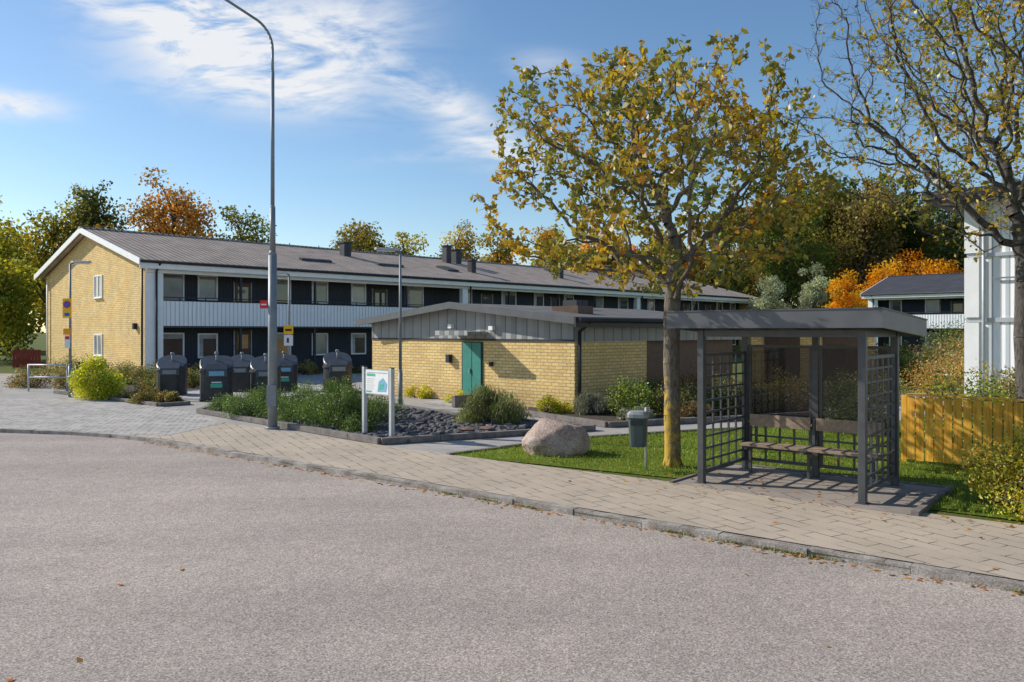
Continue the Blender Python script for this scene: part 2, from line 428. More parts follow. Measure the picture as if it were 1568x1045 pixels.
def stones(name, poly, box, n, smin, smax, mat, zk=1):
    t = (1+5**.5)/2
    T = np.array([(-1, t, 0), (1, t, 0), (-1, -t, 0), (1, -t, 0), (0, -1, t), (0, 1, t), (0, -1, -t), (0, 1, -t), (t, 0, -1), (t, 0, 1), (-t, 0, -1), (-t, 0, 1)])/1.9
    F = [(0, 11, 5), (0, 5, 1), (0, 1, 7), (0, 7, 10), (0, 10, 11), (1, 5, 9), (5, 11, 4), (11, 10, 2), (10, 7, 6), (7, 1, 8), (3, 9, 4), (3, 4, 2), (3, 2, 6), (3, 6, 8), (3, 8, 9), (4, 9, 5), (2, 4, 11), (6, 2, 10), (8, 6, 7), (9, 8, 1)]
    x = RNG.uniform(box[0], box[1], n); y = RNG.uniform(box[2], box[3], n); k = inpoly(x, y, poly); x = x[k]; y = y[k]
    vs = []; fs = []
    for i in range(len(x)):
        s = RNG.uniform(smin, smax); scl = np.array([s*RNG.uniform(.7, 1.4), s*RNG.uniform(.7, 1.4), s*RNG.uniform(.5, .8)*zk])
        a = RNG.uniform(0, 6.28); R = np.array([[math.cos(a), -math.sin(a), 0], [math.sin(a), math.cos(a), 0], [0, 0, 1]])
        V = (T*RNG.uniform(.75, 1.2, (12, 1))*scl)@R.T + np.array([x[i], y[i], .01+s*.25+.04*(zk < 1)])
        b = 12*i; vs.append(V); fs += [tuple(b+j for j in f) for f in F]
    me = bpy.data.meshes.new(name); me.from_pydata(np.concatenate(vs).tolist(), [], fs); me.materials.append(MATS[mat])
    o = bpy.data.objects.new(name, me); scene.collection.objects.link(o)
stones('bed_stones', BED1, (-8.5, 2, 14.7, 24), 6200, .04, .11, 'stone_dark')
stones('flat_stones', [(-2.2, 15.3), (1.3, 16.8), (.2, 17.6), (-2.4, 16.2)], (-2.4, 1.4, 15.2, 17.6), 12, .14, .26, 'stone_red', .4)

# ------------------------------------------------------------------ windows
def window_x(mb, x0, x1, z0, z1, y, out=-1, blind=False, bars=0, t=.075, frame='white_paint'):
    o = out
    def yb(a, b): return (min(y+o*a, y+o*b), max(y+o*a, y+o*b))
    ya, yb_ = yb(-.02, .05)
    mb.box(x0, x0+t, ya, yb_, z0, z1, frame); mb.box(x1-t, x1, ya, yb_, z0, z1, frame)
    mb.box(x0+t, x1-t, ya, yb_, z0, z0+t, frame); mb.box(x0+t, x1-t, ya, yb_, z1-t, z1, frame)
    for b in range(bars):
        xm = x0+(x1-x0)*(b+1)/(bars+1); mb.box(xm-t/2, xm+t/2, ya, yb_-.005, z0+t, z1-t, frame)
    ya, yb_ = yb(-.02, .015)
    mb.box(x0+t, x1-t, ya, yb_, z0+t, z1-t, 'window_blind' if blind else 'window_glass')
    if not blind:
        ya2, yb2 = yb(.015, .018)
        mb.box(x0+t, x0+t+(x1-x0)*.2, ya2, yb2, z0+t, z1-t, 'curtain')
        mb.box(x0+t+(x1-x0)*.2, x1-t, ya2, yb2, z1-t-(z1-z0)*.16, z1-t, 'curtain')
    ya, yb_ = yb(0, .1); mb.box(x0-.03, x1+.03, ya, yb_, z0-.035, z0-.004, 'dark_trim')
def window_y(mb, y0, y1, z0, z1, x, blind=False, bars=0, t=.06, frame='white_paint'):
    mb.box(x-.05, x+.02, y0, y0+t, z0, z1, frame); mb.box(x-.05, x+.02, y1-t, y1, z0, z1, frame)
    mb.box(x-.05, x+.02, y0+t, y1-t, z0, z0+t, frame); mb.box(x-.05, x+.02, y0+t, y1-t, z1-t, z1, frame)
    mb.box(x-.015, x+.02, y0+t, y1-t, z0+t, z1-t, 'window_blind' if blind else 'window_glass')
    for b in range(bars):
        ym = y0+(y1-y0)*(b+1)/(bars+1); mb.box(x-.045, x-.016, ym-t/2, ym+t/2, z0+t, z1-t, frame)
    mb.box(x-.12, x+.02, y0-.03, y1+.03, z0-.035, z0-.004, 'white_paint')

def gable_roof(mb, x0, x1, yf, yr, yb, ze, zr, mat, th=.14):
    for ya in (yf, yb):
        mb.prism([(x0, ya, ze), (x0, yr, zr), (x0, yr, zr+th), (x0, ya, ze+th)], (x1-x0, 0, 0), mat)
def verge(mb, x, yf, yr, yb, ze, zr, mat, w=.05, h=.28, th=.14):
    for ya in (yf, yb):
        mb.prism([(x, ya, ze-h+th+.03), (x, yr, zr-h+th+.03), (x, yr, zr+th+.03), (x, ya, ze+th+.03)], (w, 0, 0), mat)

def apartment(name, loc, rot, Lx, W, openings, brick=True, zr=7.15, roof='roof_tile'):
    e = empty(name, loc, rot); rec = 1.35
    w = MB()
    end = 'yellow_brick' if brick else 'white_ribbed'
    ze = 5.15
    for x0, x1 in ((0, .3), (Lx-.3, Lx)):
        w.prism([(x0, 0, 0), (x0, W, 0), (x0, W, ze), (x0, W/2, zr-.02), (x0, 0, ze)], (x1-x0, 0, 0), end)
    w.box(.3, Lx-.3, rec, rec+.25, 0, 5.29, 'dark_siding')
    w.box(.3, Lx-.3, W-.25, W, 0, ze, 'dark_siding')
    w.box(.3, Lx-.3, rec, W, 5.30, 5.36, 'soffit')
    w.box(.3, Lx-.3, -.3, rec-.003, 5.02, 5.07, 'soffit')
    w.obj('walls', e)
    r = MB(); gable_roof(r, -.42, Lx+.42, -.55, W/2, W+.55, ze-.03, zr, roof)
    verge(r, -.475, -.55, W/2, W+.55, ze-.03, zr, 'white_paint')
    r.box(-.5, Lx+.5, W/2-.14, W/2+.14, zr+.12, zr+.2, roof)
    r.obj('roof', e)
    t = MB()
    t.box(-.42, Lx+.42, -.5, -.44, ze-.28, ze-.02, 'white_paint')
    t.cyl((-.42, -.6, ze+.02), (Lx+.42, -.6, ze+.02), .07, .07, 'dark_trim', 8)
    t.box(0, Lx, -.12, -.0, 4.72, 4.94, 'white_paint')
    t.box(-.03, .75, -.07, -.003, 0, 4.71, 'white_paint')
    t.cyl((.42, -.16, 0), (.42, -.16, 4.8), .05, .05, 'dark_trim', 8)
    t.cyl((.42, -.16, 4.8), (.42, -.55, 5.1), .05, .05, 'dark_trim', 8)
    for cx in openings['cols']:
        t.box(cx-.22, cx+.22, -.14, .16, 0, 4.70, 'white_paint')
        t.cyl((cx+.4, -.2, 0), (cx+.4, -.2, 4.9), .045, .045, 'dark_trim', 8)
    for cx in openings['posts']:
        t.box(cx-.05, cx+.05, .0, .1, 3.5, 4.71, 'dark_trim'); t.box(cx-.06, cx+.06, .05, .17, 0, 2.3, 'dark_trim')
    t.obj('trim', e)
    b = MB()
    b.box(.76, Lx-.1, -.02, rec-.003, 2.28, 2.42, 'soffit')
    b.box(.76, Lx-.1, -.08, -.021, 2.36, 3.48, 'white_ribbed')
    b.box(.76, Lx-.1, -.1, -.04, 3.62, 3.67, 'dark_trim')
    b.box(.76, Lx-.1, -.1, -.01, 3.481, 3.51, 'dark_trim')
    x = 1.5
    while x < Lx-.2:
        b.box(x-.02, x+.02, -.09, -.05, 3.511, 3.619, 'dark_trim'); x += 1.2
    b.obj('balcony', e)
    f = MB()
    for i, (x0, x1) in enumerate(openings['win']):
        if x1-x0 > 1.25:
            window_x(f, x0, x1, 3.45, 4.85, rec, blind=(i % 3 == 0))
            window_x(f, x0, x1, .7, 2.05, rec, blind=(i % 2 == 1))
        else:
            window_x(f, x0, x1, 3.62, 4.83, rec, blind=(i % 3 == 1)); window_x(f, x0, x1, .82, 2.02, rec, blind=(i % 3 == 0))
    for x0, x1 in openings['door']:
        for z0 in (2.43, .05):
            f.box(x0, x1, rec-.05, rec, z0, z0+2.1, 'wood_door')
            f.box(x0+.12, x1-.12, rec-.065, rec-.051, z0+1.2, z0+1.9, 'window_glass')
            f.box(x1+.03, x1+.08, rec-.06, rec, z0, z0+2.14, 'curtain'); f.box(x0-.08, x0-.03, rec-.06, rec, z0, z0+2.14, 'curtain')
    if brick:
        window_y(f, 5.27, 6.36, 3.76, 4.88, 0, blind=True, bars=1); window_y(f, 5.27, 6.36, .92, 1.98, 0, blind=True, bars=1)
        f.box(-.16, -.0, .95, 1.12, 2.2, 2.48, 'dark_trim'); f.box(-.08, -.0, 10.2, 11.0, 3.0, 3.8, 'galv_dark')
        f.cyl((-.1, 13.6, 0), (-.1, 13.6, 4.9), .05, .05, 'white_paint', 8)
        f.cyl((-.1, .12, 0), (-.1, .12, 4.9), .05, .05, 'dark_trim', 8)
    f.obj('windows_and_doors', e)
    return e

wins = [(.95, 2.3), (2.95, 3.95), (6.65, 7.95), (9.2, 10.2), (11.7, 12.7), (15.5, 16.9), (19.9, 20.9), (23.6, 25), (26.8, 27.8), (30, 31.1),
        (33.5, 34.6), (36.5, 37.8), (40.5, 41.5), (44, 45), (47.2, 48.4), (51.5, 52.6), (54, 55)]
doors = [(4.85, 5.65), (13.2, 14.1), (21.8, 22.7), (28.6, 29.4), (38.6, 39.5), (46, 46.8), (49.6, 50.4)]
ap = apartment('apartment_building', (-16.2, 35.2, 0), A45, 56, 14.2, dict(win=wins, door=doors, cols=[19.0, 37.2], posts=[4.5, 8.6, 14.6, 23, 27.9, 32, 42, 46, 50]))
rf = MB()
def on_roof(x, y): return 5.26+(y+.55)*(7.15-5.12)/(7.65)
for (x, y, w, h, m) in ((13.8, 5.0, .5, .75, 'roof_dark'), (22.5, 5.6, .45, 1.1, 'roof_dark'), (23.4, 5.6, .5, .9, 'roof_dark'), (21.8, 2.3, .4, .75, 'roof_dark'), (33, 5.5, .5, .8, 'roof_dark'), (40, 5, .5, .9, 'roof_dark'), (31, 2.6, .4, .6, 'roof_dark')):
    z = on_roof(x, y); rf.box(x-w/2, x+w/2, y-w/2, y+w/2, z-.3, z+h, m); rf.box(x-w/2-.06, x+w/2+.06, y-w/2-.06, y+w/2+.06, z+h, z+h+.08, m)
for x0, y0, y1 in ((14.2, 2.2, 2.5), (9, 2.0, 2.3), (19.5, 2.0, 3.2)):
    z0, z1 = on_roof(0, y0), on_roof(0, y1)
    rf.prism([(x0, y0, z0-.05), (x0, y1, z1-.05), (x0, y1, z1+.12), (x0, y0, z0+.12)], (1.9 if y1 < 3 else .9, 0, 0), 'roof_dark')
for k in range(28):
    x = 1+k*2; rf.cyl((x, 6.7, 7.2), (x, 6.7, 7.42), .03, .03, 'galv_dark', 5)
rf.obj('roof_vents', ap)

apartment('row_house', (30, 67, 0), math.radians(-44.2), 26, 12, dict(win=[(1.2, 2.2), (4, 5.2), (8, 9), (11, 12.2), (15, 16), (19, 20)], door=[(6, 6.9), (13, 13.9)], cols=[10], posts=[5.5, 14]), brick=False, zr=6.9, roof='roof_dark')

wb = empty('white_clad_building', (12.35, 21.6, 0), math.radians(-44.2))
m = MB()
m.box(0, 14, 0, 10, 0, 2.35, 'white_ribbed'); m.box(0, 14, -.05, 10, 2.35, 2.47, 'galv_steel'); m.box(0, 14, 0, 10, 2.47, 4.1, 'white_ribbed')
m.box(0, 14, -.05, 10, 4.1, 4.2, 'galv_steel'); m.box(0, 14, 0, 10, 4.2, 5.6, 'white_ribbed')
m.obj('walls', wb)
m = MB()
m.box(-.05, .30, -.1, -.003, 0, 2.34, 'white_paint'); m.box(-.05, .30, -.1, -.003, 2.48, 4.09, 'white_paint'); m.box(-.05, .30, -.1, -.003, 4.21, 5.54, 'white_paint')
m.cyl((.42, -.12, 0), (.42, -.12, 5.4), .045, .045, 'galv_steel', 8)
m.box(.62, 14, -.10, -.06, 3.5, 3.54, 'galv_dark')
for x0, z0 in ((6.6, .9), (6.6, 2.7), (9.6, .9), (9.6, 2.7)): window_x(m, x0, x0+1.1, z0, z0+1.2, 0)
m.obj('trim', wb)
m = MB()
m.box(-.85, 14.9, -.8, 10.8, 5.6, 5.66, 'soffit'); m.box(-.9, 14.95, -.85, 10.85, 5.661, 5.86, 'dark_trim')
m.prism([(-.8, -.75, 5.861), (-.8, 10.75, 5.861), (-.8, 5, 6.35)], (15.6, 0, 0), 'roof_dark')
m.obj('roof', wb)

# ------------------------------------------------------------------ brick outbuilding
ob = empty('brick_outbuilding', (1.65, 21, 0), A45)
W = 8.97; H = 1.83
m = MB()
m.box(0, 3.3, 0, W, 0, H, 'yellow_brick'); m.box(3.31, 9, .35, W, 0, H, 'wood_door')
m.prism([(-.02, 0, H), (-.02, W, H), (-.02, W, 2.42), (-.02, W/2, 2.84), (-.02, 0, 2.42)], (9, 0, 0), 'grey_panel')
m.box(-.035, -.021, 0, W, H, H+.06, 'dark_trim')
m.obj('walls', ob)
m = MB()
gable_roof(m, -.4, 9.4, -.35, W/2, W+.35, 2.36, 2.86, 'roof_felt', th=.1)
verge(m, -.46, -.36, W/2, W+.36, 2.36, 2.86, 'shelter_fascia', h=.2, th=.1, w=.06)
m.box(-.46, 9.4, -.42, -.36, 2.22, 2.48, 'dark_trim')
m.cyl((-.4, -.49, 2.4), (9.4, -.49, 2.4), .06, .06, 'dark_trim', 8)
m.cyl((.12, -.08, 0), (.12, -.08, 2.1), .045, .045, 'dark_trim', 8); m.cyl((.12, -.08, 2.1), (.12, -.45, 2.36), .045, .045, 'dark_trim', 8)
m.box(4.2, 4.8, 3.4, 4.0, 2.6, 3.15, 'roof_dark'); m.box(1.6, 2.3, 1.2, 2.2, 2.5, 2.85, 'wood_door')
m.obj('roof', ob)
m = MB()
m.box(-.03, 0, 3.48, 4.39, .03, 1.8, 'dark_trim'); m.box(-.05, -.031, 3.54, 4.33, .06, 1.77, 'green_door')
m.box(-.055, -.051, 3.92, 3.94, .06, 1.77, 'dark_trim'); m.box(-.1, -.056, 3.98, 4.0, .85, 1.0, 'galv_steel')
m.box(-.85, -.04, 3.25, 4.65, 2.02, 2.10, 'grey_panel'); m.box(-.87, -.851, 3.23, 4.67, 1.99, 2.13, 'grey_panel')
m.box(-.15, -.0, 4.85, 5.0, 1.15, 1.4, 'dark_trim'); m.box(-.15, -.022, 2.95, 3.12, 2.14, 2.26, 'white_paint')
m.box(-.12, 0, 3.05, 3.12, 1.1, 1.22, 'dark_trim'); m.box(-.15, -.022, 4.75, 4.9, 2.2, 2.32, 'white_paint')
m.obj('door_and_fittings', ob)
m = MB(); m.box(-1.3, -.04, 3.2, 4.7, 0.0, .05, 'concrete'); m.box(-1.5, -.1, 3.05, 3.18, 0, .32, 'edging_dark'); m.obj('door_step', ob)

og = empty('brick_garage', (9.3, 31.0, 0), math.radians(-20))
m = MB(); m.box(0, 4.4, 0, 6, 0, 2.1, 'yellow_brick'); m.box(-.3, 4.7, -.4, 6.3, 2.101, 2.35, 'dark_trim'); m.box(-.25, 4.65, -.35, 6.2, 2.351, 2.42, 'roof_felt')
for x0 in (.5, 2.6): m.box(x0, x0+1.3, -.04, 0, .1, 1.9, 'wood_door'); m.box(x0+.2, x0+.8, -.055, -.041, .9, 1.6, 'window_glass')
m.obj('walls', og)

# ------------------------------------------------------------------ lamps
def bar_lamp(name, loc, H_, arm_dir):
    e = empty(name, loc); m = MB()
    m.tube([(0, 0, 0), (0, 0, 1.0), (0, 0, 1.05), (0, 0, H_)], [.06, .06, .045, .032], 'galv_dark', 10)
    d = Vector((*arm_dir, 0)).normalized()
    p = Vector((0, 0, H_)); m.tube([p, p+d*.1+Vector((0, 0, .03))], [.03, .03], 'galv_dark', 8)
    m.obj('pole', e)
    h = MB(); s = d.cross(Vector((0, 0, 1))); a = p+d*.05
    ring = [(0, .05), (.12, .11), (.4, .13), (.62, .09), (.66, .03)]
    poly = [a+d*x+s*y for x, y in ring]+[a+d*x-s*y for x, y in ring[::-1]]
    h.prism([tuple(q+Vector((0, 0, .02))) for q in poly], (0, 0, .06), 'galv_steel')
    poly2 = [a+d*(.1+.75*x)+s*y*.8 for x, y in ring]+[a+d*(.1+.75*x)-s*y*.8 for x, y in ring[::-1]]
    h.prism([tuple(q-Vector((0, 0, .015))) for q in poly2], (0, 0, .03), 'lamp_lens')
    h.obj('lantern', e, bevel=.01)
    return e
sl = empty('street_lamp', (-5.17, 17.2, 0)); m = MB()
m.tube([(0, 0, 0), (0, 0, .05), (0, 0, .05), (0, 0, 3.75), (0, 0, 3.85), (0, 0, 4.78), (0, 0, 4.82), (0, 0, 7.7), (0, 0, 7.74), (0, 0, 8.2)],
       [.15, .15, .10, .09, .062, .058, .042, .038, .030, .028], 'galv_dark', 14)
d = Vector((-.66, -.75, 0))
pts = [Vector((0, 0, 8.2))]
for k in range(1, 8):
    a = k/7*math.radians(72); pts.append(Vector((0, 0, 8.2))+d*(.55*(1-math.cos(a)))+Vector((0, 0, .55*math.sin(a))))
pts.append(pts[-1]+d*1.7+Vector((0, 0, .5)))
m.tube(pts, [.028]*len(pts), 'galv_dark', 10)
m.box(-.10, .10, -.11, -.06, .5, .95, 'galv_dark')
m.obj('pole', sl)
m = MB(); e_ = pts[-1]
s = d.cross(Vector((0, 0, 1)))
m.prism([tuple(e_+d*x+s*y) for x, y in ((-.05, .06), (.15, .14), (.6, .15), (.8, .08), (.8, -.08), (.6, -.15), (.15, -.14), (-.05, -.06))], (0, 0, .1), 'galv_steel')
m.obj('lantern', sl, bevel=.015)
m = MB(); m.box(-.27, -.10, -.012, .012, 2.60, 2.77, 'sign_red'); m.box(-.24, -.13, -.015, -.0125, 2.67, 2.70, 'sign_white'); m.box(-.1, .1, -.02, .02, 2.6, 2.62, 'galv_dark'); m.obj('stop_sign_plate', sl)

def plate(m, cx, cz, w, h, mat, y=-.07): m.box(cx-w/2, cx+w/2, y-.008, y, cz-h/2, cz+h/2, mat)
l1 = bar_lamp('path_lamp', (-14.2, 25.6, 0), 4.28, (1, -.1))
m = MB(); plate(m, -.06, 2.85, .28, .62, 'sign_yellow')
m.cyl((-.06, -.079, 2.97), (-.06, -.084, 2.97), .12, .12, 'sign_red', 20); m.cyl((-.06, -.085, 2.97), (-.06, -.088, 2.97), .09, .09, 'sign_blue', 20)
m.prism([(-.13, -.09, 2.9), (-.115, -.09, 2.885), (.01, -.09, 3.03), (-.005, -.09, 3.045)], (0, -.002, 0), 'sign_red')
m.box(-.14, .02, -.081, -.079, 2.6, 2.7, 'sign_blue')
plate(m, -.06, 2.1, .24, .2, 'sign_orange'); plate(m, -.05, 1.78, .17, .42, 'sign_white'); m.box(-.12, .02, -.081, -.079, 1.85, 1.95, 'sign_red')
for z in (2.85, 2.1, 1.78): m.box(-.05, .05, -.069, -.03, z-.02, z+.02, 'galv_steel')
m.obj('sign_plates', l1)
l2 = bar_lamp('path_lamp', (-8.4, 30, 0), 4.25, (-1, -.4))
m = MB(); plate(m, 0, 2.17, .36, .34, 'sign_yellow'); m.box(-.12, .12, -.082, -.079, 2.12, 2.2, 'dark_trim'); plate(m, 0, 1.77, .34, .4, 'sign_white'); m.box(-.06, .02, -.082, -.079, 1.68, 1.86, 'dark_trim')
m.obj('sign_plates', l2)
bar_lamp('path_lamp', (-3.07, 21.9, 0), 4.3, (-1, -.35))

# ------------------------------------------------------------------ notice board
nb = empty('notice_board', (-2.96, 16.0, 0), math.atan2(-.7, .65)); m = MB()
for x in (0, .955):
    m.box(x-.04, x+.04, -.04, .04, 0, 1.39, 'galv_steel'); m.box(x-.043, x+.043, -.043, .043, 1.391, 1.41, 'dark_trim')
m.obj('posts', nb, bevel=.006); m = MB()
m.box(.042, .913, -.02, .02, .86, 1.35, 'galv_steel'); m.box(.08, .875, -.026, -.021, .88, 1.33, 'sign_white')
m.box(.12, .42, -.03, -.027, 1.22, 1.27, 'sign_green'); m.box(.12, .84, -.03, -.027, 1.285, 1.3, 'curtain')
for k in range(6): m.box(.12, .4-.03*(k % 3), -.03, -.027, 1.16-k*.04, 1.168-k*.04, 'curtain')
m.prism([(.5, -.03, .92), (.8, -.03, .93), (.84, -.03, 1.08), (.7, -.03, 1.2), (.55, -.03, 1.12)], (0, .003, 0), 'label_blue')
m.prism([(.56, -.033, .97), (.7, -.033, .98), (.72, -.033, 1.08), (.6, -.033, 1.07)], (0, .002, 0), 'sign_green')
m.box(.1, .3, -.03, -.027, .90, .93, 'sign_green')
m.obj('board', nb)

# ------------------------------------------------------------------ waste containers
def container(loc, rot, s=1.0, box=False):
    e = empty('waste_container', loc, rot); m = MB()
    r = .42*s; n = 28
    p = 4 if box else 2.4
    base = []
    for k in range(n):
        a = 2*math.pi*k/n; c, q = math.cos(a), math.sin(a); f = (abs(c)**p+abs(q)**p)**(-1/p); base.append((c*f, q*f*(.85 if box else 1)))
    def ring(k_, zf): return [(x*r*k_, y*r*k_, zf(y*k_)) for x, y in base]
    rings = [ring(1.04, lambda t: 0), ring(1.04, lambda t: .06), ring(1, lambda t: .07), ring(.98, lambda t: .74*s), ring(1.05, lambda t: .75*s), ring(1.05, lambda t: .80*s),
             ring(1.0, lambda t: .81*s), ring(1.0, lambda t: (.98+.20*t)*s), ring(.95, lambda t: (1.01+.21*t)*s)]
    for a in range(len(rings)-1):
        for k in range(n):
            m.face([rings[a][k], rings[a][(k+1) % n], rings[a+1][(k+1) % n], rings[a+1][k]], 'container', False)
    m.face(rings[-1], 'container_panel')
    m.obj('body', e)
    m = MB(); yk = .85 if box else 1
    m.prism([(-r*.62, -r*yk-.05, .64*s), (-r*.62, -r*.4, .64*s), (-r*.62, -r*.4, .97*s), (-r*.62, -r*yk-.02, .84*s)], (r*1.24, 0, 0), 'container_panel')
    m.box(-r*.45, r*.45, -r*yk-.07, -r*yk-.051, .67*s, .79*s, 'bin_lid' if not box else 'label_blue')
    if box: m.box(-r*.35, r*.35, -r*.87-.02, -r*.8, .36*s, .46*s, 'sign_green'); m.box(-r*.3, r*.3, -r*.87-.02, -r*.8, .48*s, .51*s, 'sign_white')
    m.cyl((0, .1, .95*s), (0, .1, 1.24*s), .03, .03, 'galv_dark', 8)
    m.tube([(0, .1, 1.22*s), (0, .1, 1.25*s), (0, .1, 1.29*s)], [.06, .07, .05], 'galv_dark', 10)
    m.obj('hatch', e)
container((-11.1, 26.0, 0), .25, 1.1); container((-9.05, 24.4, 0), .35, 1.15, True); container((-9.3, 27.4, 0), .2, 1.08)
container((-7.7, 24.9, 0), .3, 1.1); container((-7.9, 27.6, 0), .3, 1.1, True); container((-6.0, 27.4, 0), .3, 1.15)
m = MB(); m.prism([(-12, 25.8, 0), (-8.6, 23.8, 0), (-5.2, 26.8, 0), (-5.2, 29.8, 0), (-9.5, 29.8, 0)], (0, 0, .05), 'concrete'); m.obj('container_plinth')

# ------------------------------------------------------------------ litter bin
tb = empty('litter_bin', (1.9, 12.0, 0), math.radians(-20)); m = MB(); n = 20
def sq(r, z, p=4):
    o = []
    for k in range(n):
        a = 2*math.pi*k/n; c, s_ = math.cos(a), math.sin(a); q = (abs(c)**p+abs(s_)**p)**(-1/p)
        o.append((r*q*c, r*.85*q*s_, z))
    return o
rings = [sq(.115, .37), sq(.122, .385), sq(.142, .78), sq(.155, .80), sq(.158, .815)]
for a in range(len(rings)-1):
    for k in range(n): m.face([rings[a][k], rings[a][(k+1) % n], rings[a+1][(k+1) % n], rings[a+1][k]], 'bin_green', True)
m.face(rings[0][::-1], 'bin_green'); m.obj('body', tb)
m = MB(); rings = [sq(.16, .81), sq(.162, .86), sq(.13, .90), sq(.05, .91)]
for a in range(3):
    for k in range(n): m.face([rings[a][k], rings[a][(k+1) % n], rings[a+1][(k+1) % n], rings[a+1][k]], 'bin_lid', True)
m.face(rings[-1], 'bin_lid'); m.face(rings[0][::-1], 'bin_lid'); m.box(-.09, .09, -.142, -.11, .70, .77, 'dark_trim'); m.obj('lid', tb)
m = MB(); m.cyl((.1, .12, 0), (.1, .12, .95), .022, .022, 'galv_steel', 10); m.box(.05, .12, .09, .15, .45, .49, 'galv_steel'); m.box(.05, .12, .09, .15, .7, .74, 'galv_steel'); m.obj('post', tb)

# ------------------------------------------------------------------ boulder
bm = bmesh.new(); bmesh.ops.create_icosphere(bm, subdivisions=5, radius=1)
for v in bm.verts:
    p = v.co.copy(); q = p.normalized()
    k = 1+.16*mn.noise(p*1.3+Vector((3.1, 0, 1)))+.08*mn.noise(p*3.7)+.035*mn.noise(p*9)+.016*mn.noise(p*22)
    for nrm, dd in (((-.8, -.3, .5), .78), ((.3, -.85, .4), .80), ((.2, .1, 1), .84), ((.9, -.1, .3), .86), ((-.3, -.8, .9), .82)):
        nn = Vector(nrm).normalized(); t = (q*k).dot(nn)
        if t > dd: k *= (dd+(t-dd)*.12)/t
    v.co = Vector((q.x*.60, q.y*.45, q.z*.41))*k+Vector((0, 0, .22))
me = bpy.data.meshes.new('boulder'); bm.to_mesh(me); bm.free(); me.materials.append(MATS['boulder_stone'])
for p in me.polygons: p.use_smooth = True
bo = bpy.data.objects.new('boulder', me); scene.collection.objects.link(bo); bo.location = (.74, 13.75, -.02); bo.rotation_euler = (0, .08, -.3)

# ------------------------------------------------------------------ bus shelter
sh = empty('bus_shelter', (2.63, 11.04, 0), ASH); LX, LY = 2.12, 1.5
m = MB(); p = .045
for x, y in ((0, 0), (LX, 0), (0, LY), (LX, LY), (1.06, LY)):
    m.box(x-p, x+p, y-p, y+p, 0, 2.12, 'shelter_metal'); m.box(x-.08, x+.08, y-.08, y+.08, 0, .014, 'shelter_metal')
m.obj('posts', sh, bevel=.005)
m = MB()
for z0, z1 in ((2.03, 2.12),):
    m.box(p+.002, LX-p-.002, -.03, .03, z0, z1, 'shelter_metal'); m.box(p+.002, 1.06-p-.002, LY-.03, LY+.03, z0, z1, 'shelter_metal'); m.box(1.06+p+.002, LX-p-.002, LY-.03, LY+.03, z0, z1, 'shelter_metal')
    for x in (0, LX): m.box(x-.03, x+.03, p+.002, LY-p-.002, z0, z1, 'shelter_metal')
for x in (.55, 1.06, 1.6): m.box(x-.025, x+.025, .05, LY-.05, 2.06, 2.115, 'shelter_metal')
m.obj('beams', sh, bevel=.004)
m = MB()
def lattice(m, a, b, axis, off, z0, z1, nv, nh, t=.014, fr=.022):
    def bx(u0, u1, w, za, zb):
        if axis == 'y': m.box(off-w, off+w, u0, u1, za, zb, 'shelter_metal')
        else: m.box(u0, u1, off-w, off+w, za, zb, 'shelter_metal')
    bx(a, a+2*fr, .02, z0, z1); bx(b-2*fr, b, .02, z0, z1); bx(a+2*fr, b-2*fr, .02, z0, z0+2*fr); bx(a+2*fr, b-2*fr, .02, z1-2*fr, z1)
    A = a+2*fr; B = b-2*fr
    for i in range(1, nv): u = A+(B-A)*i/nv; bx(u-t, u+t, .012, z0+2*fr, z1-2*fr)
    for i in range(1, nh): z = z0+(z1-z0)*i/nh; bx(A, B, .009, z-t, z+t)
lattice(m, p+.01, LY-p-.01, 'y', 0, .14, 1.8, 5, 10)
lattice(m, p+.01, LY-p-.01, 'y', LX, .14, 1.8, 5, 10)
lattice(m, p+.01, 1.06-p-.01, 'x', LY, .14, .72, 4, 3); lattice(m, 1.06+p+.01, LX-p-.01, 'x', LY, .14, .72, 4, 3)
m.obj('lattice_panels', sh)
m = MB()
for a, b in ((p+.01, 1.06-p-.01), (1.06+p+.01, LX-p-.01)):
    m.box(a, b, LY-.02, LY+.02, .76, .80, 'shelter_metal'); m.box(a, b, LY-.02, LY+.02, 1.86, 1.90, 'shelter_metal')
    m.box(a, a+.04, LY-.02, LY+.02, .801, 1.859, 'shelter_metal'); m.box(b-.04, b, LY-.02, LY+.02, .801, 1.859, 'shelter_metal')
m.obj('glazing_frames', sh)
m = MB()
for a, b in ((p+.05, 1.06-p-.05), (1.06+p+.05, LX-p-.05)): m.face([(a, LY, .8), (b, LY, .8), (b, LY, 1.86), (a, LY, 1.86)], 'shelter_glass')
m.obj('glazing', sh)
m = MB()
for a, b in ((.12, 1.02), (1.1, LX-.1)):
    m.box(a, b, LY-.13, LY-.10, .68, .86, 'bench_wood')
for k in range(3): m.box(.12, LX-.1, LY-.50+k*.13, LY-.50+k*.13+.115, .42, .455, 'bench_wood')
for x in (.2, 1.06, LX-.2): m.box(x-.02, x+.02, LY-.48, LY-.06, .37, .418, 'shelter_metal'); m.box(x-.02, x+.02, LY-.098, LY-.06, .419, .84, 'shelter_metal'); m.box(x-.02, x+.02, LY-.32, LY-.28, 0, .369, 'shelter_metal')
m.obj('bench', sh, bevel=.004)
m = MB(); x0, x1, y0, y1 = -.38, LX+.30, -.30, LY+.45
def zt(y): return 2.365-.05*(y-y0)
def zb_(y): return 2.145-.05*(y-y0)
t = .04
m.prism([(x0, y0, zb_(y0)), (x1, y0, zb_(y0)), (x1, y0, zt(y0)), (x0, y0, zt(y0))], (0, t, 0), 'shelter_fascia')
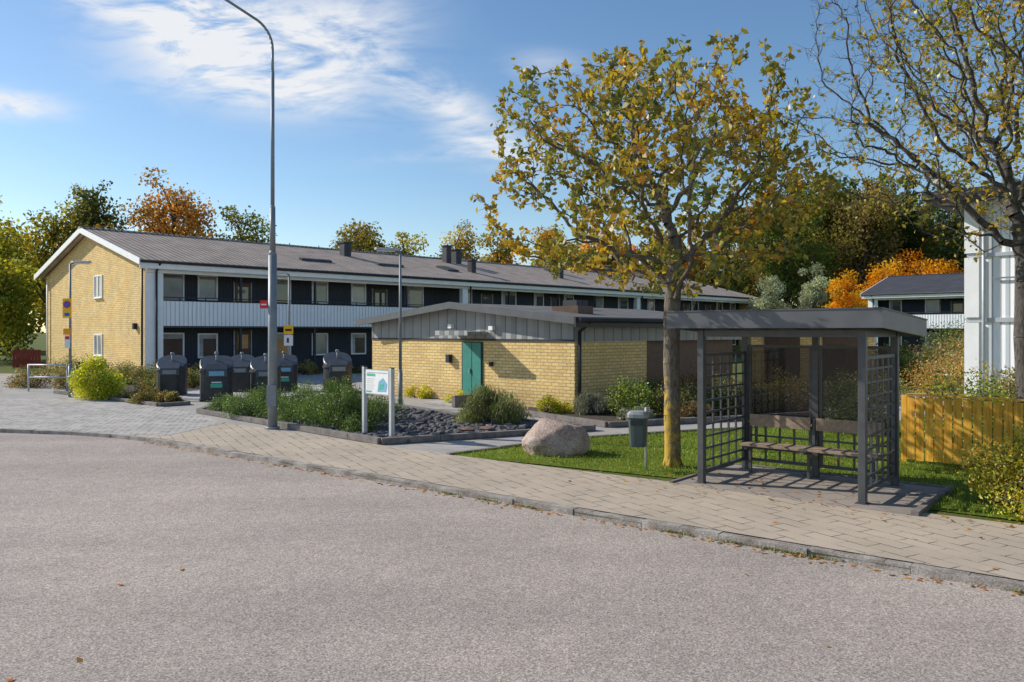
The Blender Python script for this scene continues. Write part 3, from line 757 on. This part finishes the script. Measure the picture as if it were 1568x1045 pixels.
m.prism([(x0, y1-t, zb_(y1)), (x1, y1-t, zb_(y1)), (x1, y1-t, zt(y1)), (x0, y1-t, zt(y1))], (0, t, 0), 'shelter_fascia')
for xx in (x0, x1-t):
    m.prism([(xx, y0+t+.001, zb_(y0)), (xx, y1-t-.001, zb_(y1)), (xx, y1-t-.001, zt(y1)), (xx, y0+t+.001, zt(y0))], (t, 0, 0), 'shelter_fascia')
m.prism([(x0+t, y0+t, zb_(y0)+.05), (x0+t, y1-t, zb_(y1)+.05), (x0+t, y1-t, zb_(y1)+.1), (x0+t, y0+t, zb_(y0)+.1)], (x1-x0-2*t, 0, 0), 'soffit')
m.prism([(x0-.01, y0-.01, zt(y0)+.001), (x0-.01, y1+.01, zt(y1)+.001), (x0-.01, y1+.01, zt(y1)+.02), (x0-.01, y0-.01, zt(y0)+.02)], (x1-x0+.02, 0, 0), 'shelter_metal')
m.obj('roof', sh)
m = MB(); m.box(-.3, LX+.6, .02-.3, LY+.2, -.02, .008, 'shelter_slabs'); m.box(-.35, -.301, -.28, LY+.25, -.02, .03, 'edging_dark'); m.box(-.3, LX+.65, LY+.201, LY+.25, -.02, .03, 'edging_dark'); m.box(LX+.601, LX+.68, -.28, LY+.2, -.02, .05, 'edging_dark')
m.obj('paved_pad', sh)

# ------------------------------------------------------------------ wooden fence
fe = empty('wooden_fence', (6.38, 12.85, 0), math.radians(-42)); m = MB()
x = 0
while x < 1.75:
    m.box(x, x+.112, -.03, -.008, .04+random.uniform(0, .01), 1.05+random.uniform(-.012, .012), 'fence_wood'); x += .135
for z in (.25, .85): m.box(0, 1.75, -.005, .04, z, z+.09, 'fence_wood')
m.box(-.01, 1.8, -.05, .05, 1.072, 1.10, 'fence_wood')
for q in (-.045, 1.83): m.box(q-.04, q+.04, -.03, .06, 0, 1.069, 'fence_wood')
m.obj('boards', fe)

ra = empty('cycle_barrier', (-17.0, 28.0, 0), -.15); m = MB()
for x in (0, 1.5): m.cyl((x, 0, 0), (x, 0, .95), .03, .03, 'galv_steel', 8)
for z in (.5, .93): m.cyl((0, 0, z), (1.5, 0, z), .03, .03, 'galv_steel', 8)
m.box(1.6, 1.85, -.1, .1, 0, .9, 'galv_dark'); m.box(1.9, 2.15, -.1, .1, 0, 1.05, 'dark_trim')
m.obj('rails', ra)
rs = empty('red_fence', (-27.6, 44, 0), .2); m = MB(); x = 0
while x < 1.3: m.box(x, x+.14, 0, .03, .1, 1.1, 'red_paint'); x += .16
m.box(0, 1.4, .031, .08, .4, .5, 'red_paint'); m.box(0, 1.4, .031, .08, .9, 1.0, 'red_paint'); m.obj('boards', rs)

# ------------------------------------------------------------------ trees
def colonize(start, attr, di, dk, step, iters, rng, jit=.25, trop=(0, 0, .05)):
    P = [np.array(p, float) for p in start]; par = [-1]+list(range(len(start)-1)); nch = [0]*len(P)
    A = attr.copy()
    PP = np.array(P); D = np.linalg.norm(A[:, None]-PP[None], axis=2); near = D.argmin(1); nd = D.min(1)
    for it in range(iters):
        if len(A) == 0: break
        sel = nd < (di if it > 12 else di*3)
        if not sel.any(): break
        acc = {}
        for i in np.nonzero(sel)[0]:
            k = near[i]; v = A[i]-P[k]; v = v/(np.linalg.norm(v)+1e-9)
            if k in acc: acc[k] += v
            else: acc[k] = v.copy()
        new = []
        for k, v in acc.items():
            if nch[k] >= 3: continue
            v = v/(np.linalg.norm(v)+1e-9)+rng.normal(size=3)*jit+np.array(trop); v /= np.linalg.norm(v)
            new.append((k, P[k]+v*step))
        if not new: break
        base = len(P)
        for k, q in new: P.append(q); par.append(k); nch[k] += 1; nch.append(0)
        Q = np.array([q for _, q in new])
        D = np.linalg.norm(A[:, None]-Q[None], axis=2); dm = D.min(1); am = D.argmin(1)
        b = dm < nd; nd = np.where(b, dm, nd); near = np.where(b, am+base, near)
        keep = nd > dk; A = A[keep]; nd = nd[keep]; near = near[keep]
    return np.array(P), par
def tree_from(name, base, trunk, center, rad, nattr, leafcfg, seed, bark, tipr=.006, rtrunk=.15, step=.13, flat_bottom=None, dk=.22, ex=2.35, hole=-.22):
    rng = np.random.default_rng(seed)
    e = empty(name, base)
    v = rng.normal(size=(nattr*3, 3)); v /= np.linalg.norm(v, axis=1)[:, None]
    rr = rng.uniform(0, 1, nattr*3)**(1/2.6)
    lump = 1+.14*np.sin(v[:, 0]*5+seed)*np.cos(v[:, 1]*4)+.11*np.sin(v[:, 2]*7+v[:, 0]*3)
    pts = (v*rr[:, None])*lump[:, None]*np.array(rad)+np.array(center)
    hol = np.array([mn.noise(Vector(q*.9+np.array([seed, 0, 0]))) for q in pts])
    pts = pts[hol > hole]
    if flat_bottom is not None: pts = pts[pts[:, 2] > flat_bottom+np.maximum(0, pts[:, 0]+.3)*.25]
    pts = pts[:nattr]
    P, par = colonize(trunk, pts, 1.1, dk, step, 130, rng)
    n = len(P); ch = [[] for _ in range(n)]
    for i, p_ in enumerate(par):
        if p_ >= 0: ch[p_].append(i)
    R = np.zeros(n)
    for i in range(n-1, -1, -1):
        R[i] = tipr if not ch[i] else (sum(R[c]**ex for c in ch[i]))**(1/ex)
    R = tipr+(R-tipr)*(rtrunk-tipr)/(R[0]-tipr)
    m = MB()
    for i in range(1, n):
        a = par[i]; r0 = min(R[a], R[i]*1.35)
        m.cyl(P[a], P[i], r0, R[i], bark, 12 if R[i] > .08 else (6 if R[i] > .02 else 4), caps=False)
    for a_ in range(6):
        an = a_*1.05; m.cyl((math.cos(an)*rtrunk*1.05, math.sin(an)*rtrunk*1.05, -.05), (math.cos(an)*rtrunk*.5, math.sin(an)*rtrunk*.5, .25), rtrunk*.36, rtrunk*.3, bark, 6)
    thin = [i for i in range(n) if R[i] < tipr*3.2]
    tw = []
    for i in thin:
        for _ in range(leafcfg['twigs']):
            if rng.uniform() < leafcfg.get('tp', 1):
                d = rng.normal(size=3)*.8; d += (P[i]-P[par[i]])/step; d[2] += .1; d /= np.linalg.norm(d); q = P[i]+d*rng.uniform(.08, leafcfg['tl'])
                m.cyl(P[i], q, tipr*.75, tipr*.4, bark, 3, caps=False); tw.append((P[i], q))
    m.obj('trunk_and_branches', e)
    C = []; cl = []
    nz = rng.uniform(-3, 3, 3)
    for a, q in tw:
        dens = leafcfg['dens'](q) if 'dens' in leafcfg else 1
        k = rng.poisson(leafcfg['n']*dens)
        g = mn.noise(Vector(q*1.1+nz))
        for _ in range(k):
            t_ = rng.uniform(.3, 1.1); C.append(a+(q-a)*t_+rng.normal(size=3)*.03); cl.append(g)
    C = np.array(C); cl = np.array(cl)
    col = palette(leafcfg['pal'], len(C), .3, rng)
    col2 = palette(leafcfg['pal2'], len(C), .3, rng)
    w = np.clip(.5+cl*1.6+rng.normal(size=len(C))*.2, 0, 1)[:, None]
    leafmesh('leaves', C, leafcfg['s'], col*(1-w)+col2*w, e, 'leaf', .6, upd=((0, 0, -1), .25), rng=rng)
    print(name, n, len(tw), len(C))
    return e
yel = [(.54, .40, .03), (.64, .42, .03), (.46, .36, .04), (.56, .28, .03), (.42, .32, .04)]
oli = [(.19, .23, .035), (.26, .27, .04), (.14, .18, .03), (.32, .29, .045)]
tree_from('cherry_tree', (2.5, 12.4, 0), [(0, 0, 0), (.0, 0, .4), (-.01, 0, .8), (.0, 0, 1.2), (-.02, 0, 1.6), (-.01, 0, 2.0), (-.02, 0, 2.3), (0, 0, 2.6), (.02, .02, 2.9), (.05, 0, 3.2)],
          (-.22, 0, 4.55), (2.65, 2.3, 2.05), 1750, dict(twigs=2, tl=.24, n=3.5, s=.118, pal=yel, pal2=oli), 5, 'bark_lichen', tipr=.0058, rtrunk=.125, flat_bottom=2.45, hole=-.30)
tree_from('bare_cherry_tree', (9.35, 14.5, 0), [(0, 0, 0), (.0, 0, .5), (.03, 0, 1.0), (.0, 0, 1.5), (-.03, 0, 2.0), (-.01, 0, 2.5), (0, 0, 3.0), (.02, .02, 3.4)],
          (-.0, 0, 6.8), (4.3, 3.2, 3.4), 3000, dict(twigs=3, tl=.36, n=1.35, s=.105, pal=yel, pal2=sc(oli, 1.2), tp=.9, dens=lambda q: .3+1.5*max(0, min(1, (q[0]+3.2)/2.2))*max(.35, min(1, (q[2]-3.8)/1.5))), 9, 'bark_grey', tipr=.005, rtrunk=.17, step=.15, flat_bottom=3.4, dk=.25, ex=2.2, hole=-.3)

def blobs_crown(rng, cx, cy, z0, h, r, k, n, pal, shape='round', jit=.25):
    B = []
    for _ in range(k):
        v = rng.normal(size=3); v /= np.linalg.norm(v); u = rng.uniform(.1, 1)**.6
        z = .5+.5*v[2]*u
        wr = 1.0 if shape == 'round' else (1.1-z*.75)
        B.append((cx+v[0]*u*r*.78*wr, cy+v[1]*u*r*.78*wr, z0+(.08+.84*z)*h, r*rng.uniform(.24, .46)*(1 if shape == 'round' else wr+.2), rng.uniform(.7, 1.2)))
    B = np.array(B); w = B[:, 3]**2; w /= w.sum()
    idx = rng.choice(k, n, p=w)
    v = rng.normal(size=(n, 3)); v /= np.linalg.norm(v, axis=1)[:, None]; u = rng.uniform(.15, 1, n)**.5*(1+rng.normal(size=n)*.15)
    C = B[idx, :3]+v*(B[idx, 3]*u)[:, None]*np.array([1, 1, .85])
    bc = np.array(pal)[rng.integers(0, len(pal), k)]
    col = (bc[idx]*.6+palette(pal, n, .1, rng)*.4)*B[idx, 4][:, None]*rng.uniform(1-jit, 1+jit, (n, 1))
    return C, col, B
GREEN = [(.12, .18, .035), (.16, .22, .05), (.22, .26, .06), (.11, .16, .04)]
DGREEN = [(.08, .11, .03), (.10, .14, .04), (.13, .17, .05)]
YEL = [(.56, .46, .04), (.68, .50, .05), (.44, .42, .06), (.34, .38, .05)]
ORA = [(.80, .34, .07), (.68, .35, .09), (.60, .26, .06), (.66, .42, .08)]
BRO = [(.38, .25, .10), (.31, .21, .08), (.44, .29, .10), (.28, .22, .08)]
OLV = [(.26, .26, .06), (.33, .31, .07), (.38, .32, .08), (.20, .22, .06)]
GRY = [(.40, .45, .32), (.50, .54, .42), (.34, .39, .26)]
def bg_tree(name, x, y, h, r, pal, n=3500, s=.36, k=26, z0f=.2, shape='round', hz=0):
    rng = np.random.default_rng(int(abs(x)*13+h*7)); e = empty(name, (x, y, hz))
    C, col, B = blobs_crown(rng, 0, 0, h*z0f, h*(1-z0f), r, k, n, pal, shape)
    m = MB(); top = Vector((0, 0, h*.8)); rt = h*.014
    m.tube([(0, 0, -.1), (rng.normal()*.1, 0, h*.3), (rng.normal()*.15, .1, h*.55), top], [rt, rt*.75, rt*.5, rt*.15], 'bark_far', 7)
    for b in B:
        z = max(h*.12, b[2]-abs(b[0])*1.0-r*.3); z = min(z, h*.75)
        mid = Vector((b[0]*.5, b[1]*.5, z+(b[2]-z)*.65)); m.tube([(0, 0, z), mid, (b[0], b[1], b[2])], [rt*.4, rt*.25, rt*.08], 'bark_far', 4)
        for _ in range(5):
            v = rng.normal(size=3); v /= np.linalg.norm(v); q = b[:3]+v*b[3]*1.05; m.cyl(b[:3], q, rt*.1, rt*.04, 'bark_far', 3, False)
    m.obj('trunk', e); leafmesh('foliage', C, s, col, e, 'leaf_far', .7, rng=rng)
bg_tree('birch_tree', -41, 60, 14.8, 5.0, YEL+OLV+YEL, 9000, .32, 44, .08)
bg_tree('birch_tree', -35.5, 54, 9.8, 3.4, YEL+[(.7, .5, .05)]+GREEN, 6500, .27, 34, .03)
bg_tree('birch_tree', -32.6, 50, 7.2, 3.0, YEL+GREEN+YEL, 5000, .25, 30, .0)
bg_tree('birch_tree', -38, 66, 14.6, 3.6, OLV+YEL, 5200, .32, 30, .15)
bg_tree('birch_tree', -31.5, 62, 11.5, 3.0, ORA+YEL+BRO, 5200, .30, 30, .1)
bg_tree('alder_tree', -34.2, 65, 17.4, 3.7, BRO+OLV+DGREEN+DGREEN, 10500, .30, 54, .08, 'cone')
bg_tree('maple_tree', -29.8, 70, 17.0, 4.3, ORA+BRO+ORA, 6800, .32, 42, .3)
bg_tree('birch_tree', -23.8, 70, 14.4, 2.8, OLV+YEL[:2]+GREEN, 5000, .28, 26, .2)
bg_tree('birch_tree', -26.6, 74, 12.4, 2.2, ORA+OLV, 3000, .28, 20, .2)
bg_tree('birch_tree', -16.7, 85, 15.8, 4.0, BRO+OLV, 5000, .34, 36, .3)
bg_tree('birch_tree', -11.6, 85, 14.2, 3.2, YEL+OLV, 4000, .32, 24, .3)
bg_tree('birch_tree', -6, 85, 15.0, 3.6, YEL+BRO, 3400, .3, 26, .3)
bg_tree('birch_tree', -1.5, 80, 13.6, 3.4, YEL+ORA+OLV, 4200, .32, 26, .3)
bg_tree('birch_tree', 4.5, 82, 14.0, 3.8, YEL+ORA+OLV, 5000, .32, 28, .2)
bg_tree('willow_tree', 23.2, 72, 7.4, 2.0, GRY, 4200, .18, 22, .1)
bg_tree('willow_tree', 27.2, 72, 8.8, 1.7, GRY, 3600, .18, 20, .35)
rng = np.random.default_rng(3)
def hill(x, y):
    return max(0, min(1, (y-84)/40))*6*max(0, min(1, (x-8)/25))
CC = []; CL = []; trunks = MB()
for (x0, x1, y0, y1, cnt, hmin, hmax, pals) in ((-66, -42, 74, 88, 12, 8, 12, [OLV, YEL, BRO]), (2, 22, 86, 96, 12, 12, 16, [ORA, OLV, YEL, OLV]),
        (26, 68, 94, 110, 28, 17.5, 21.5, [DGREEN, GREEN, BRO, OLV, BRO]), (66, 110, 84, 110, 20, 16, 20, [DGREEN, OLV, BRO])):
    for i in range(cnt):
        x = rng.uniform(x0, x1); y = rng.uniform(y0, y1); h = rng.uniform(hmin, hmax); r = rng.uniform(2.8, 4.6); hz = hill(x, y)
        C, col, B = blobs_crown(rng, x, y, hz+.5, h, r, 32, 4800, pals[rng.integers(0, len(pals))], 'cone' if rng.uniform() < .4 else 'round')
        CC.append(C); CL.append(col)
        trunks.tube([(x, y, hz-.2), (x, y, hz+h*.85)], [.2, .05], 'bark_far', 6)
        for b in B[::2]: trunks.cyl((x, y, max(hz+1, b[2]-3)), b[:3], .07, .02, 'bark_far', 4, False)
fo = empty('distant_forest'); trunks.obj('trunks', fo); leafmesh('foliage', np.concatenate(CC), .42, np.concatenate(CL), fo, 'leaf_far', .75, rng=rng)
bg_tree('poplar_tree', 31.5, 91, 21.5, 5.4, GREEN+[(.2, .24, .08)], 10500, .36, 50, .03)
bg_tree('poplar_tree', 24.5, 90, 19.5, 4.4, GREEN+OLV, 8000, .36, 40, .03)
bg_tree('oak_tree', 52, 92, 22, 5.8, GREEN+DGREEN, 10500, .38, 50, .03)
bg_tree('oak_tree', 41, 93, 21.5, 5.4, BRO+OLV+BRO, 9500, .38, 48, .05)
for i, (x, y, h, r) in enumerate(((31.0, 72.5, 6.4, 2.2), (34.0, 80, 8.6, 2.6), (38, 81.5, 10.8, 3.2), (42.5, 82, 11.6, 3.4), (46.5, 83, 11.4, 3.4))):
    bg_tree('autumn_maple_tree', x, y, h, r, [(.85, .32, .02), (.85, .25, .015), (.85, .48, .03), (.36, .36, .05) if i in (0, 1) else (.85, .42, .03)], 5600, .26, 32, .03)
hm = MB(); gx = np.linspace(0, 160, 33); gy = np.linspace(80, 204, 20)
for i in range(32):
    for j in range(19):
        hm.face([(a, b, hill(a, b)-.015) for a, b in ((gx[i], gy[j]), (gx[i+1], gy[j]), (gx[i+1], gy[j+1]), (gx[i], gy[j+1]))], 'ground_grass', True)
hm.obj('hill')

# ------------------------------------------------------------------ shrubs
def shrub(name, x, y, h, r, pal, n, s=.05, k=16, ry=None, aspect=.5, up=0, mat='leaf'):
    rng = np.random.default_rng(int(abs(x)*100+abs(y)*10)); e = empty(name, (x, y, 0)); ry = ry or r
    B = []
    for _ in range(k):
        a = rng.uniform(0, 6.28); u = rng.uniform(0, 1)**.5; zz = rng.uniform(.15, .8)*(1-.45*u*u)
        B.append((math.cos(a)*u*r*.75, math.sin(a)*u*ry*.75, h*zz, min(r, ry, h)*rng.uniform(.22, .40), rng.uniform(.65, 1.2)))
    B = np.array(B); w = B[:, 3]**2; w /= w.sum(); idx = rng.choice(k, n, p=w)
    v = rng.normal(size=(n, 3)); v /= np.linalg.norm(v, axis=1)[:, None]; u = rng.uniform(.05, 1, n)**.5*(1+np.abs(rng.normal(size=n))*.18)
    C = B[idx, :3]+v*(B[idx, 3]*u)[:, None]; C[:, 2] = np.abs(C[:, 2])+.01
    col = palette(pal, n, .3, rng)*B[idx, 4][:, None]
    m = MB()
    for b in B:
        m.tube([(b[0]*.2, b[1]*.2, 0), (b[0]*.7, b[1]*.7, b[2]*.6), (b[0], b[1], b[2])], [.014, .01, .004], 'bark_far', 4)
        for _ in range(4):
            v = rng.normal(size=3); v[2] = abs(v[2]); v /= np.linalg.norm(v); m.cyl(b[:3], b[:3]+v*b[3]*1.2, .004, .002, 'bark_far', 3, False)
    m.obj('stems', e); leafmesh('leaves', C, s, col, e, mat, aspect, upd=((0, 0, 1), up) if up else None, rng=rng)
JUN = [(.10, .18, .035), (.14, .24, .045), (.18, .28, .06), (.08, .14, .035)]
YG = [(.60, .62, .03), (.72, .68, .05), (.46, .54, .04)]
RED = [(.24, .12, .06), (.32, .16, .07), (.18, .14, .06), (.24, .22, .07)]
LAV = [(.26, .30, .22), (.34, .36, .28), (.22, .26, .16), (.24, .20, .23)]
BRM = [(.15, .19, .06), (.20, .24, .08), (.26, .27, .11)]
for (x, y, h, r) in ((-6.4, 19.5, .66, .8), (-5.6, 19.0, .65, .75), (-4.75, 18.1, .68, .8), (-4.0, 17.4, .62, .7), (-4.4, 19.4, .9, .85), (-5.4, 20.6, .85, .9), (-3.2, 16.6, .55, .55), (-7.1, 20.6, .65, .8), (-3.2, 18.4, .8, .75), (-6.6, 21.8, .7, .9)):
    shrub('juniper_shrub', x, y, h, r, JUN, 4200, .055, 20, aspect=.3, up=.3)
shrub('young_conifer', -3.55, 17.0, 1.3, .5, JUN+[(.20, .28, .09)], 5400, .06, 26, aspect=.3, up=.4)
shrub('young_conifer', -4.3, 18.9, 1.2, .5, JUN, 4400, .06, 24, aspect=.3, up=.4)
shrub('broom_shrub', -.47, 18.05, .82, .9, BRM, 9500, .14, 20, aspect=.11, up=.6)
shrub('lavender_shrub', 2.1, 20.4, .62, .65, LAV, 5500, .13, 16, aspect=.12, up=.6)
for (x, y, h, r, p_) in ((3.0, 19.7, 1.0, .8, JUN+YG[:1]), (4.1, 19.9, .95, .9, OLV+RED+JUN), (5.2, 20.4, 1.05, .9, RED+JUN), (6.4, 20.8, 1.05, .9, JUN+RED), (7.6, 21.3, 1.15, 1.0, OLV+RED), (3.6, 21.4, .9, .8, JUN), (5, 22, 1.1, 1, RED), (8.8, 22, 1.1, 1, JUN), (2.9, 18.5, .4, .5, LAV), (4.3, 18.9, .45, .6, RED)):
    shrub('rose_shrub', x, y, h, r, p_, 4200, .058, 22)
for (x, y) in ((1.35, 20.75), (-1.55, 22.9), (-2.6, 25.2), (-3.1, 25.6), (.9, 20.5)): shrub('golden_shrub', x, y, .42, .4, YG+[(.7, .55, .03)], 1500, .055, 9)
shrub('golden_shrub', -13.0, 24.9, 1.4, .85, YG+YG+[(.7, .68, .05)], 10000, .075, 32, up=.3)
for (x, y, h, r) in ((-12.4, 29.4, .95, .9), (-13.7, 30.5, .95, 1.0), (-15.2, 31.9, .9, 1.0), (-16.6, 33.2, .9, 1), (-18.3, 34.8, .9, 1.1), (-20, 36.5, 1, 1.1), (-11.4, 30, .9, .8), (-12.6, 28.2, .7, .8)):
    shrub('hedge_shrub', x, y, h, r, RED+OLV+JUN, 3000, .07, 18)
for (x, y, h, r) in ((-19.6, 28.5, .95, 1.0), (-21.3, 29, 1.0, 1.1), (-23.5, 29.5, 1.1, 1.2), (-18, 30, 1.0, 1.1), (-16.3, 29.6, .8, .8)): shrub('hedge_shrub', x, y, h, r, RED+[(.34, .17, .07)]+OLV, 3000, .07, 18)
for (x, y, h, r) in ((-10.6, 23.4, .55, .6), (-11.6, 24.8, .5, .65), (-10.0, 23.2, .35, .4)): shrub('heather_shrub', x, y, h, r, RED+OLV, 2400, .06, 12)
shrub('spirea_shrub', 6.05, 9.2, 1.15, .82, YEL+YG+YEL+[(.6, .4, .06)], 13000, .045, 38, up=.2)
shrub('spirea_shrub', 7.2, 9.3, 1.2, .8, YEL+YG, 5000, .05, 26)
for (x, y, h, r, p_) in ((8.4, 14.9, 1.5, 1.0, JUN+YG), (9.7, 15.6, 1.5, 1.0, RED+OLV), (7.2, 16.5, .8, .8, JUN), (11, 18, 1.6, 1.2, OLV+YEL), (13.5, 24.5, 1.7, 1.4, OLV+ORA), (10.8, 23.5, 1.1, 1.1, OLV), (15.5, 26, 1.8, 1.4, BRO+OLV), (18.5, 30, 2.2, 1.8, OLV+RED), (23, 40, 2.6, 2.4, OLV+BRO), (27, 46, 2.8, 2.4, ORA+OLV), (29, 52, 3, 2.6, GREEN), (16, 33, 1.6, 1.6, JUN+OLV), (19.5, 36, 1.8, 1.8, RED+OLV)):
    shrub('garden_shrub', x, y, h, r, p_, 4200, .07 if y < 25 else .13, 24)
ux, uy = math.cos(A45), math.sin(A45)
for i in range(22):
    s_ = 2+i*2.4; off = 2.0+.5*math.sin(i*2.1)
    shrub('hedge_shrub', -16.2+ux*s_+uy*off, 35.2+uy*s_-ux*off, .75+.25*math.sin(i*1.7), 1.1, [RED+OLV, JUN+OLV, OLV+BRO][i % 3], 1900, .10, 14)

# ------------------------------------------------------------------ fallen leaves
n = 420
t_ = RNG.uniform(0, 19, n); off = np.abs(RNG.normal(size=n))*.07
kx = -7.09+.7822*t_; ky = 15.6-.623*t_
lx = kx-.623*(off+.03); ly = ky-.7822*(off+.03); lz = np.full(n, ZR+.008)
n2 = 46; x2 = RNG.uniform(-9, 12, n2); y2 = RNG.uniform(2.4, 16, n2); z2 = np.full(n2, ZR+.012)
side = x2*.623+y2*.7822 > (-7.09*.623+15.6*.7822); z2[side] = .012
n3 = 190; x3 = RNG.normal(3.8, 1.8, n3); y3 = 10.9-.81*(x3-3.0)+RNG.normal(0, .9, n3)
s3 = x3*.623+y3*.7822 > 7.95; x3 = x3[s3]; y3 = y3[s3]; z3 = np.full(len(x3), .016)
n4 = 220; x4 = RNG.uniform(-.8, 8, n4); y4 = RNG.uniform(10, 16.5, n4); k4 = inpoly(x4, y4, LAWN); x4 = x4[k4]; y4 = y4[k4]; z4 = np.full(len(x4), .055)
C = np.stack([np.concatenate([lx, x2, x3, x4]), np.concatenate([ly, y2, y3, y4]), np.concatenate([lz, z2, z3, z4])], 1)
leafmesh('fallen_leaves', C, .065, palette([(.55, .27, .07), (.65, .38, .09), (.38, .18, .05), (.2, .12, .05), (.58, .2, .05)], len(C), .3), mat='leaf', aspect=.6, flat=.88)
n = 900; cen = RNG.uniform(7, 19, 16); t_ = cen[RNG.integers(0, 16, n)]+RNG.normal(0, .12, n)
kx = -7.09+.7822*t_-.623*.02; ky = 15.6-.623*t_-.7822*.02
C = np.stack([kx+RNG.normal(0, .012, n), ky+RNG.normal(0, .012, n), np.full(n, ZR+.015)], 1)
leafmesh('gutter_weeds', C, .04, palette([(.20, .24, .05), (.28, .28, .08)], n, .3), mat='blade', aspect=.3, upd=((0, 0, 1), .5))

# ------------------------------------------------------------------ light & sky
EL = math.radians(31); hx, hy = -.945, .327
hn = math.hypot(hx, hy); hx /= hn; hy /= hn
sd = bpy.data.lights.new('sun', 'SUN'); sd.energy = 5.0; sd.angle = math.radians(.5); sd.color = (1.0, .94, .84)
so = bpy.data.objects.new('sun', sd); scene.collection.objects.link(so)
Ld = Vector((-hx*math.cos(EL), -hy*math.cos(EL), -math.sin(EL))); so.rotation_euler = Ld.to_track_quat('-Z', 'Y').to_euler(); so.location = (-20, 10, 20)
w = bpy.data.worlds.new('World'); scene.world = w; w.use_nodes = True; nt = w.node_tree
for n_ in list(nt.nodes): nt.nodes.remove(n_)
out = N(nt, 'ShaderNodeOutputWorld'); bg = N(nt, 'ShaderNodeBackground'); L(nt, bg.outputs[0], out.inputs[0]); bg.inputs[1].default_value = .135
sky = N(nt, 'ShaderNodeTexSky'); sky.sky_type = 'NISHITA'; sky.sun_disc = False; sky.sun_elevation = EL; sky.sun_rotation = math.radians(360)-math.atan2(-hx, hy)
sky.air_density = 1.0; sky.dust_density = .3; sky.ozone_density = 1.8; sky.altitude = 50
hs = N(nt, 'ShaderNodeHueSaturation'); hs.inputs['Saturation'].default_value = 1.14; hs.inputs['Value'].default_value = 1.05; L(nt, sky.outputs[0], hs.inputs['Color'])
tc = N(nt, 'ShaderNodeTexCoord'); sp = N(nt, 'ShaderNodeSeparateXYZ'); L(nt, tc.outputs['Generated'], sp.inputs[0])
ysafe = math_(nt, 'MAXIMUM', math_(nt, 'ABSOLUTE', sp.outputs[1]), .05)
S = math_(nt, 'DIVIDE', sp.outputs[0], ysafe); T = math_(nt, 'DIVIDE', sp.outputs[2], ysafe)
def blob(cx, cz, rx, rz, ang, amp):
    c, s_ = math.cos(ang), math.sin(ang)
    dx = math_(nt, 'SUBTRACT', S, cx); dz = math_(nt, 'SUBTRACT', T, cz)
    a = math_(nt, 'DIVIDE', math_(nt, 'ADD', math_(nt, 'MULTIPLY', dx, c), math_(nt, 'MULTIPLY', dz, s_)), rx)
    b = math_(nt, 'DIVIDE', math_(nt, 'SUBTRACT', math_(nt, 'MULTIPLY', dz, c), math_(nt, 'MULTIPLY', dx, s_)), rz)
    q = math_(nt, 'ADD', math_(nt, 'MULTIPLY', a, a), math_(nt, 'MULTIPLY', b, b))
    return math_(nt, 'MULTIPLY', math_(nt, 'POWER', 2.718, math_(nt, 'MULTIPLY', q, -1)), amp)
acc = None
for args in ((-.42, .41, .11, .05, -.5, 1.3), (-.34, .37, .14, .055, 0, 1.1), (-.30, .305, .12, .03, -.1, .9), (-.21, .37, .09, .06, .6, .6), (-.08, .285, .10, .026, -.55, .85), (-.03, .23, .06, .022, -.2, .7),
             (.04, .335, .045, .018, 0, .35), (-.63, .285, .06, .016, -.1, 1.2), (-.53, .41, .05, .015, -.3, .5), (-.12, .22, .08, .010, .1, .2)):
    b = blob(*args); acc = b if acc is None else math_(nt, 'ADD', acc, b)
cv = N(nt, 'ShaderNodeCombineXYZ'); L(nt, S, cv.inputs[0]); L(nt, T, cv.inputs[1])
mp = N(nt, 'ShaderNodeMapping'); mp.inputs['Rotation'].default_value = (0, 0, .5); mp.inputs['Scale'].default_value = (7, 20, 1); L(nt, cv.outputs[0], mp.inputs[0])
n1 = N(nt, 'ShaderNodeTexNoise'); n1.inputs['Scale'].default_value = 1.0; n1.inputs['Detail'].default_value = 9; n1.inputs['Roughness'].default_value = .64; n1.inputs['Distortion'].default_value = .8
L(nt, mp.outputs[0], n1.inputs['Vector'])
mp2 = N(nt, 'ShaderNodeMapping'); mp2.inputs['Rotation'].default_value = (0, 0, -.7); mp2.inputs['Scale'].default_value = (18, 80, 1); L(nt, cv.outputs[0], mp2.inputs[0])
n2_ = N(nt, 'ShaderNodeTexNoise'); n2_.inputs['Scale'].default_value = 1.0; n2_.inputs['Detail'].default_value = 4; L(nt, mp2.outputs[0], n2_.inputs['Vector'])
nn = math_(nt, 'ADD', math_(nt, 'MULTIPLY', n1.outputs['Fac'], .78), math_(nt, 'MULTIPLY', n2_.outputs['Fac'], .30))
mr = N(nt, 'ShaderNodeMapRange'); mr.interpolation_type = 'SMOOTHSTEP'; mr.inputs['From Min'].default_value = .36; mr.inputs['From Max'].default_value = .66; L(nt, nn, mr.inputs['Value'])
fac = math_(nt, 'MULTIPLY', math_(nt, 'MULTIPLY', acc, mr.outputs[0]), 1.0, clamp=True)
fac = math_(nt, 'MINIMUM', fac, .94)
colr = mix(nt, fac, hs.outputs[0], (6.5, 6.6, 6.8))
L(nt, colr, bg.inputs[0])

# ------------------------------------------------------------------ camera
cd = bpy.data.cameras.new('camera'); cam = bpy.data.objects.new('camera', cd); scene.collection.objects.link(cam)
cam.location = (0, 0, 2.1); cam.rotation_euler = (math.radians(90), 0, 0)
cd.sensor_width = 36; cd.lens = 28; cd.shift_y = -.0092; cd.clip_end = 3000; cd.clip_start = .05
scene.camera = cam
